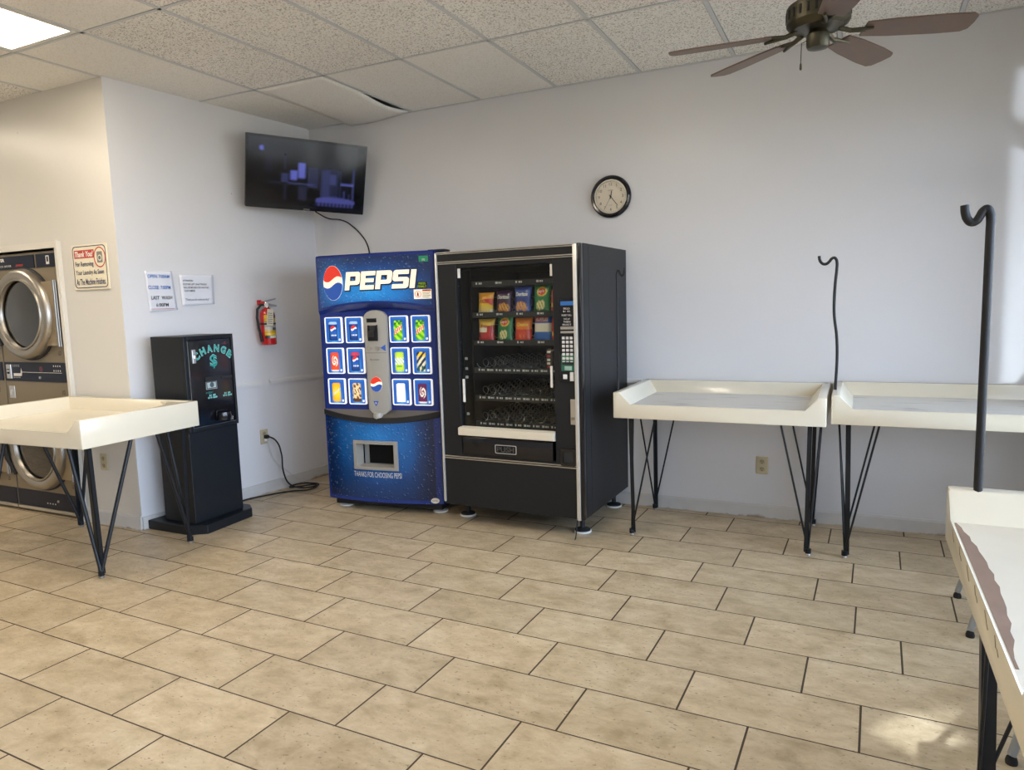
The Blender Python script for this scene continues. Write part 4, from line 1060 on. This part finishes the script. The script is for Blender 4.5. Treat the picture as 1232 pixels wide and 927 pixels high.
MB().lathe([(.018, .0), (.018, .008)], 20, Matrix.Translation((-.02, y0_-.018, .325)) @ RX).build('pressure_gauge', M['white'], fx, 40)
MB().box((-.035, -.02, .325), (.0, -.002, .365), .003).box((-.028, y0_+.01, .335), (-.006, -.02, .355), .002).build('wall_bracket', M['red'], fx)
hs_ = MB().tube([(-.012, y0_, .33), (-.050, y0_+.012, .325), (-.080, y0_+.018, .29), (-.088, y0_+.018, .22), (-.082, y0_+.014, .14), (-.074, y0_+.008, .10)], .010, 10).tube([(-.074, y0_+.008, .10), (-.070, y0_+.004, .06), (-.066, y0_, .03)], [.011, .012, .014], 10)
hs_.build('hose', M['blackmatte'], fx, True)
tg_ = MB().box((-.085, y0_-.066, .155), (-.022, y0_-.0645, .285)).build('inspection_tag', mat('cream_tag', hx('#d9d0b8'), .7), fx)
tg_.rotation_euler = (0, .12, 0)
for k in range(6): shape('printed_line', [rrect(-.079, .170+.016*k, -.030-.006*(k % 2), .174+.016*k, .0005)], M['ink_black'], tg_, y0_-.0668, .0005)
# two paper notices
def notice(name, label, pts):
    ctr = sum((Vector(p) for p in pts), Vector())/4
    root = empty(name, label, 'notice', ctr, LROT, 'paper notices on the left wall')
    base = [((p[1]-ctr.y)*1.0034, p[2]-ctr.z) for p in pts]
    def pos(u, v):
        (a, b), (c, d), (e, f), (g, h) = base      # TL TR BR BL
        x = (1-v)*((1-u)*g+u*e)+v*((1-u)*a+u*c); z = (1-v)*((1-u)*h+u*f)+v*((1-u)*b+u*d)
        return (x, -.0012-.0016*math.sin(u*5+v*3)**2-.0015*(v < .03), z)
    sh = MB().grid(pos, 10, 12).build('sheet', M['paper'], root, True)
    md = sh.modifiers.new('thickness', 'SOLIDIFY'); md.thickness = .0004; md.offset = 1
    return root, sh
n1, s1 = notice('paper_notice', 'white paper with opening hours in blue and black letters on the left wall', [(-.135, -1.626, 1.811), (-.116, -1.420, 1.816), (-.115, -1.395, 1.536), (-.132, -1.612, 1.523)])
for s, z, h, w, m in (('OPEN: 7:00AM', .103, .024, .165, 'ink_blue'), ('CLOSE: 7:00PM', .025, .026, .170, 'ink_blue'), ('LAST  WASH', -.047, .026, .160, 'ink_black'), ('6:00PM', -.098, .026, .095, 'ink_black')):
    text('lettering', s, M[m], s1, -.012+(.012 if z < 0 else 0), -.0048, z, h=h, w=w, bold=.012)
shape('red_line', [rrect(-.085, -.128, .09, -.125, .0005)], M['ink_red'], s1, -.0045, .0004)
n2_, s2 = notice('paper_notice', 'white paper notice about unattended clothes beside the opening hours', [(-.112, -1.365, 1.788), (-.088, -1.079, 1.793), (-.089, -1.085, 1.573), (-.111, -1.355, 1.562)])
for s, x_, z, h, w in (('ATTENTION:', -.076, .068, .013, .085), ('CLOTHES LEFT UNATTENDED', -.020, .042, .013, .200), ('WILL BE MOVED FOR WAITING', -.012, .018, .013, .210), ('CUSTOMERS', -.068, -.006, .013, .088)):
    text('lettering', s, M['ink_black'], s2, x_, -.0048, z, h=h, w=w, bold=.008)
text('lettering', '"Thank you for understanding"', M['ink_navy'], s2, -.008, -.0048, -.072, h=.020, w=.200, shear=.35)

# ------------------------------------------------------------------ thank-you sign on the alcove wall
sg = empty('wall_sign', 'cream thank you sign with a red banner on the wall beside the dryers', 'sign', (-.436, -1.80, 1.846))
bd = MB().box((-.188, -.012, -.155), (.188, -.001, .155), .003).build('board', M['cardboard'], sg)
shape('border_line', [rrect(-.178, -.143, .178, .145, .03), rrect(-.172, -.137, .172, .139, .027)], M['ink_navy'], bd, -.0128, .0008)
shape('red_banner', [rrect(-.160, .062, .055, .118, .004)], M['ink_red'], bd, -.0128, .0008)
text('lettering', 'Thank You!', M['ink_white'], bd, -.052, -.0136, .090, h=.040, w=.195, shear=.25, bold=.03)
for s, x_, z, w in (('For Removing', -.055, .018, .195), ('Your Laundry As Soon', -.005, -.040, .300), ('As The Machine Finishes.', .0, -.100, .315)):
    text('lettering', s, M['ink_navy'], bd, x_, -.0132, z, h=.043, w=w, bold=.015)
shape('red_ring', [circ(.112, .062, .062, 40, .070), circ(.112, .062, .054, 40, .062)], M['ink_red'], bd, -.0128, .0008)
wi = shape('washer_pictogram', [rrect(.084, .025, .140, .100, .006), circ(.112, .058, .021, 24)], mat('pictogram_grey', hx('#7a7a76'), .5), bd, -.0128, .0008)
shape('washer_window', [circ(.112, .058, .013, 24)], mat('pictogram_dark', hx('#5a6a70'), .5), wi, -.0134, .0006)

# ------------------------------------------------------------------ power outlets
def outlet(label, loc, rz, w=.078, h=.122, m=None):
    r_ = empty('power_outlet', label, 'outlet', loc, rz, 'wall outlets')
    pl_ = MB().box((-w/2, -.007, -h/2), (w/2, -.0005, h/2), .003).build('cover_plate', m or M['plate'], r_)
    for z in (.026, -.026):
        s_ = MB().lathe([(.017, 0), (.017, .0035)], 20, Matrix.Translation((0, -.0065, z)) @ RX).build('socket', M['socket'], pl_, 40)
        MB().box((-.008, -.0106, z), (-.005, -.0098, z+.009)).box((.005, -.0106, z), (.008, -.0098, z+.009)).lathe([(.003, 0), (.003, .0008)], 10, Matrix.Translation((0, -.0098, z-.008)) @ RX).build('slots', M['blackmatte'], s_)
    return r_
M['plate'] = mat('ivory_plate', hx('#b9ae90'), .4); M['socket'] = mat('ivory_socket', hx('#a5987a'), .4)
outlet('ivory power outlet low on the back wall under the table', (3.78, 0, .365), 0)
outlet('ivory power outlet with a black plug on the left wall beside the change machine', lwp(-.71, .475, 0), LROT)
bl = outlet('yellowed power outlet on the alcove wall under the table', (-.498, -1.80, .465), 0)
# cords on the left wall outlet
pg = lwp(-.705, .462, .0)
ck_ = pipe('extension_cord', 'black electrical cord looping on the floor from the wall outlet to the change machine', 'cord',
     [tuple(lwp(-.705, .475, .012)), tuple(lwp(-.700, .475, .05)), tuple(lwp(-.66, .44, .08)), tuple(lwp(-.62, .33, .09)), (.055, -.63, .16), (.075, -.585, .05), (.13, -.51, .008), (.20, -.44, .008), (.19, -.37, .008), (.09, -.36, .008), (.0, -.43, .008), (.015, -.53, .008), (.10, -.53, .018), (.215, -.425, .018), (.235, -.52, .008), (.12, -.63, .007), (.03, -.78, .007), (-.03, -.93, .007), (-.05, -1.08, .007)], .0065, M['blackmatte'])
MB().box((-.016, -.045, -.014), (.016, -.011, .014), .004).build('plug', M['blackmatte'], ck_).matrix_basis = Matrix.Translation(lwp(-.705, .475, 0)) @ Matrix.Rotation(LROT, 4, 'Z')
wc = pipe('extension_cord', 'thin white electrical cord running from the wall outlet towards the soda machine', 'cord',
     [tuple(lwp(-.715, .448, .012)), tuple(lwp(-.70, .43, .035)), tuple(lwp(-.66, .30, .03)), (.0, -.52, .14), (.03, -.38, .03), (.12, -.30, .005), (.32, -.29, .005), (.50, -.30, .005), (.63, -.315, .005), (.672, -.31, .006)], .0035, mat('white_cord_vinyl', (.6, .6, .58), .5))
MB().box((-.012, -.032, -.010), (.012, -.011, .010), .003).build('plug', M['white'], wc).matrix_basis = Matrix.Translation(lwp(-.715, .448, 0)) @ Matrix.Rotation(LROT, 4, 'Z')
# ------------------------------------------------------------------ ceiling fan
FX, FY, FZ = 4.162, -1.592, 2.612
fan = empty('ceiling_fan', 'bronze ceiling fan with brown blades hanging at the upper right', 'ceiling fan', (FX, FY, FZ))
M['bronze'] = mat('antique_bronze', (.075, .068, .045), .38, .75, var=.3, vscale=20)
M['blade'] = mat('brown_fan_blade', (.13, .085, .06), .45, var=.25, vscale=7)
MB().lathe([(.012, .13), (.012, ZC-FZ-.05)], 16).lathe([(.02, ZC-FZ-.07), (.065, ZC-FZ-.045), (.07, ZC-FZ-.01), (.07, ZC-FZ-.001)], 28).build('downrod', M['bronze'], fan, 35)
mo_ = MB().lathe([(.05, .012), (.10, .016), (.120, .030), (.127, .040), (.127, .105), (.122, .113), (.110, .120), (.06, .132), (.02, .140)], 48)
vt = mo_
vt.mi = 1
for k in range(24):
    a = 2*PI*k/24; s, c_ = math.sin(a), math.cos(a)
    vt.bar((.1275*c_, .1275*s, .055), (.1275*c_, .1275*s, .092), .010, .003, (c_, s, 0))
vt.build('motor_housing', [M['bronze'], M['blackmatte']], fan, 30)
MB().lathe([(.030, .015), (.040, .0), (.046, -.008), (.046, -.052), (.040, -.062), (.014, -.068)], 32).build('switch_cup', M['bronze'], fan, 35)
for k in range(5):
    a = math.radians((20, 66, 141, 184.5, 287)[k])
    Rz = Matrix.Rotation(a, 4, 'Z')
    irn = MB(); irn.tube([Rz @ Vector((.085, 0, .016)), Rz @ Vector((.13, .0, .002)), Rz @ Vector((.175, .012, .004)), Rz @ Vector((.215, .02, .006))], [.011, .010, .008, .006], 8)
    irn.tube([Rz @ Vector((.13, .0, .002)), Rz @ Vector((.175, -.016, .0)), Rz @ Vector((.215, -.03, -.002))], [.009, .008, .006], 8)
    RT = Rz @ Matrix.Rotation(math.radians(-11), 4, 'X')
    Lb = [(.185, -.050), (.30, -.062), (.50, -.068), (.595, -.064), (.618, -.045), (.622, 0), (.618, .045), (.595, .064), (.50, .068), (.30, .062), (.185, .050)]
    irn.build('blade_iron', M['bronze'], fan, True)
    b_ = MB(); A = [b_.bm.verts.new(RT @ Vector((x, y, .002))) for x, y in Lb]; B = [b_.bm.verts.new(RT @ Vector((x, y, .009))) for x, y in Lb]
    b_._f(A); b_._f(B[::-1])
    for i in range(len(Lb)): b_._f([A[i], B[i], B[(i+1) % len(Lb)], A[(i+1) % len(Lb)]])
    b_.build('blade', M['blade'], fan)
MB().tube([(-.040, -.02, -.03), (-.062, -.03, -.04), (-.064, -.031, -.12)], .0018, 6).lathe([(.002, -.150), (.005, -.145), (.004, -.125), (.002, -.12)], 10, Matrix.Translation((-.064, -.031, 0))).build('pull_chain', M['bronze'], fan)

# ------------------------------------------------------------------ stacked dryers in the alcove wall
M['dryface'] = mat('almond_steel_face', hx('#857862'), .4, .35, bump=.05, bscale=200)
M['ring'] = mat('brushed_door_ring', (.40, .37, .32), .36, .95)
M['navy'] = mat('navy_control_panel', hx('#0b1527'), .35, spec=.3)
DW, DH, DD = .80, 1.985, .70
dry = empty('stacked_dryer', 'almond double stacked clothes dryer, the one nearest the wall sign', 'dryer', (-1.605, -1.795, 0), 0, 'stacked dryers along the alcove')
mb = MB().box((.004, .0, .02), (DW-.004, DD, DH), .003); mb.build('cabinet', M['dryface'], dry)
hp = MB().box((.03, -.008, 1.872), (.520, .002, 1.968), .002).build('header_panel', M['navy'], dry)
text('lettering', 'DEXTER', M['ink_white'], hp, .085, -.0085, 1.942, h=.024, w=.155, bold=.03)
text('lettering', 'STACK DRYER', M['ink_white'], hp, .15, -.0085, 1.897, h=.014, w=.185, spacing=1.3)
text('lettering', 'EXPRESS', M['ink_red'], hp, .345, -.0085, 1.897, h=.016, w=.095, shear=.5, bold=.04)
hq = MB().box((.548, -.008, 1.872), (.772, .002, 1.968), .002).build('header_panel', M['navy'], dry)
shape('pictogram', [rrect(.668, 1.89, .705, 1.952, .004), rrect(.676, 1.908, .697, 1.945, .004)], M['ink_white'], hq, -.0088, .0008)
for dz, z0, z1 in ((0, 1.03, 1.175), (-1.0, .065, .175)):
    if dz == 0:
        cp = MB().box((.012, -.008, z0), (DW-.012, .002, z1), .002).build('control_panel', M['navy'], dry)
        sl = MB().box((.045, -.016, z0+.018), (.105, -.006, z1-.018), .003).build('coin_plate', M['silver'], cp)
        MB().box((.060, -.020, 1.085), (.085, -.015, 1.10)).box((.058, -.019, 1.115), (.09, -.015, 1.122)).build('coin_slot', M['blackmatte'], sl)
        for k, zz in enumerate((1.148, 1.062)): text('lettering', '25¢ QUARTERS ONLY' if False else '= = = =', M['lbl'], cp, .165, -.0088, zz, h=.014, w=.085)
        shape('control_mark', [[(.125,1.09),(.215,1.09),(.225,1.13),(.235,1.10),(.225,1.07),(.125,1.07)]], M['lbl'], cp, -.0086, .001)
        MB().box((.215, -.009, 1.098), (DW-.08, -.0075, 1.101)).build('panel_line', M['lbl'], cp)
        MB().lathe([(.010, 0), (.010, .008)], 16, Matrix.Translation((.46, -.008, 1.062)) @ RX).build('start_button', M['silver'], cp, 40)
        shape('red_mark', [circ(.475, 1.125, .022, 20)], mat('dark_red_print', hx('#5a2a30'), .4), cp, -.0086, .001)
        for k in range(2): text('lettering', '- - - -', M['lbl'], cp, .67, -.0088, 1.150-.035*k, h=.012, w=.085)
    else:
        kp_ = MB().box((.006, -.006, z0-.02), (DW-.006, .002, z1), .002).build('kick_panel', M['navy'], dry)
        MB().lathe([(.010, 0), (.010, .006)], 16, Matrix.Translation((.52, -.006, .115)) @ RX).build('lock', M['silver'], kp_, 40)
        text('lettering', '- - - -', M['lbl'], kp_, .43, -.0068, .088, h=.010, w=.11)
        MB().box((.0, -.010, .02), (DW, .0, .044)).build('base_strip', M['silver'], dry)
    cx, cz = .375, 1.535+dz
    T = Matrix.Translation((cx, 0, cz)) @ RX
    gs = MB().lathe([(.345, .0), (.345, .010), (.335, .018), (.325, .018), (.325, .0)], 56, T, caps=False).build('door_gasket', M['blackmatte'], dry, 40)
    dr = MB().lathe([(.335, .018), (.332, .045), (.318, .066), (.300, .072), (.275, .068), (.258, .060), (.250, .045), (.250, .02)], 64, T, caps=False).build('door', M['ring'], dry, True)
    MB().lathe([(.262, .061), (.258, .070), (.248, .070), (.245, .058)], 56, T, caps=False).build('glass_seal', M['ring'], dr, True)
    MB().lathe([(.0, .050), (.15, .048), (.252, .040)], 48, T, caps=False).build('door_glass', M['dryglass'], dr, True)
    MB().lathe([(.0, .006), (.252, .004)], 40, T, caps=False).build('drum_opening', M['dark'], dr)
    MB().box((cx+.165, -.030, cz-.235), (cx+.385, -.004, cz+.232), .003).build('hinge_plate', mat('hinge_almond', hx('#a08f74'), .35, .5), dry)
    MB().tube([(cx+.392, -.034, cz-.24), (cx+.392, -.034, cz+.238)], .009, 10).tube([(cx+.408, -.028, cz-.24), (cx+.408, -.028, cz+.238)], .007, 10).build('hinge_pin', M['blackmatte'] if False else M['steel'], dry, True)
    MB().tube([(cx-.335, -.040, cz+.20), (cx-.34, -.075, cz+.16), (cx-.335, -.085, cz+.02), (cx-.325, -.080, cz-.10), (cx-.300, -.062, cz-.17), (cx-.275, -.055, cz-.23)], [.016, .018, .020, .018, .015, .012], 10).build('door_handle', M['blackmatte'], dr, True)
    text('lettering', 'LD', M['ink_black'], dry, .71, -.0006, 1.245+dz, h=.030, w=.028)
MB().box((.035, -.004, .895), (.105, .002, .99), .003).build('coin_box_door', M['silver'], dry)
MB().box((.055, -.012, .915), (.085, -.003, .96), .004).build('coin_box_lock', M['chrome'], dry)
text('lettering', '10', M['ink_black'], dry, .71, -.0006, .955, h=.035, w=.032)
d2 = copy_tree(dry); d2.location.x -= .81; d2['label'] = 'almond double stacked clothes dryer at the left edge, mostly behind the folding table'

# ------------------------------------------------------------------ light
def area(name, loc, rot, sx, sy, power, col, portal=False):
    l = bpy.data.lights.new(name, 'AREA'); l.shape = 'RECTANGLE'; l.size = sx; l.size_y = sy; l.energy = power; l.color = col
    o = bpy.data.objects.new(name, l); C.objects.link(o); o.location = loc; o.rotation_euler = rot
    if portal: l.cycles.is_portal = True
    return o
w = bpy.data.worlds.new('sky'); SC.world = w; w.use_nodes = True; nt = w.node_tree
bg = nt.nodes['Background']; bg.inputs[1].default_value = 15
tc = nt.nodes.new('ShaderNodeTexCoord'); sx = nt.nodes.new('ShaderNodeSeparateXYZ'); nt.links.new(tc.outputs['Generated'], sx.inputs[0])
rp = nt.nodes.new('ShaderNodeValToRGB'); e = rp.color_ramp.elements
e[0].position = .44; e[0].color = (.34, .33, .31, 1); e[1].position = .62; e[1].color = (.60, .74, 1.0, 1)
k = e.new(.50); k.color = (.74, .82, 1.0, 1)
mr = nt.nodes.new('ShaderNodeMapRange'); mr.inputs[1].default_value = -1; mr.inputs[2].default_value = 1
nt.links.new(sx.outputs[2], mr.inputs[0]); nt.links.new(mr.outputs[0], rp.inputs[0]); nt.links.new(rp.outputs[0], bg.inputs[0])
for i, (a, b) in enumerate(WIN):
    area('window_light', (XR+.16, (a+b)/2, (SILL+HEAD)/2), (0, PI/2, 0), HEAD-SILL, b-a, 1, (1, 1, 1), True)
# daylight glancing in off the parked cars outside: on the back wall's right end and on the floor
def glint(loc, to, sx, sy, power, spread, col=(.80, .88, 1)):
    o = area('daylight_glint', loc, (0, 0, 0), sx, sy, power, col); o.data.spread = math.radians(spread)
    d = (Vector(to)-Vector(loc)).normalized(); r_ = d.cross(Vector((0, 0, 1))).normalized(); u_ = r_.cross(d)
    o.rotation_euler = Matrix((r_, u_, -d)).transposed().to_euler()
glint((5.86, -3.2, 1.50), (5.10, 0, 1.80), .30, 2.2, 6, 2)
glint((5.84, -.64, 1.81), (4.56, -2.36, 0), .20, .15, 1.1, 2, (.86, .92, 1))
glint((5.84, -.70, 1.81), (4.66, -2.20, 0), .06, .07, .12, 3, (.86, .92, 1))

# ------------------------------------------------------------------ camera
cam = bpy.data.cameras.new('camera'); co = bpy.data.objects.new('camera', cam); C.objects.link(co)
cam.sensor_fit = 'HORIZONTAL'; cam.sensor_width = 36; cam.lens = 24.9211; cam.clip_start = .05
R3 = Matrix(((0.8995287154748379, -0.024250387117500785, 0.43618804289072316), (0.43591367743092296, 0.11556525955076724, -0.892537918865979), (-0.02876379434005911, 0.9930038214979915, 0.11452534490473115)))
m4 = R3.to_4x4(); m4.translation = Vector((4.341772, -5.005949, 1.512739)); co.matrix_world = m4
SC.camera = co
vs = SC.view_settings; vs.view_transform = 'Standard'; vs.look = 'None'; vs.gamma = 1; vs.use_curve_mapping = False; vs.exposure = 0
SC.cycles.use_denoising = True
SC.cycles.max_bounces = 10; SC.cycles.diffuse_bounces = 5; SC.cycles.transparent_max_bounces = 12
SC.cycles.sample_clamp_indirect = 6
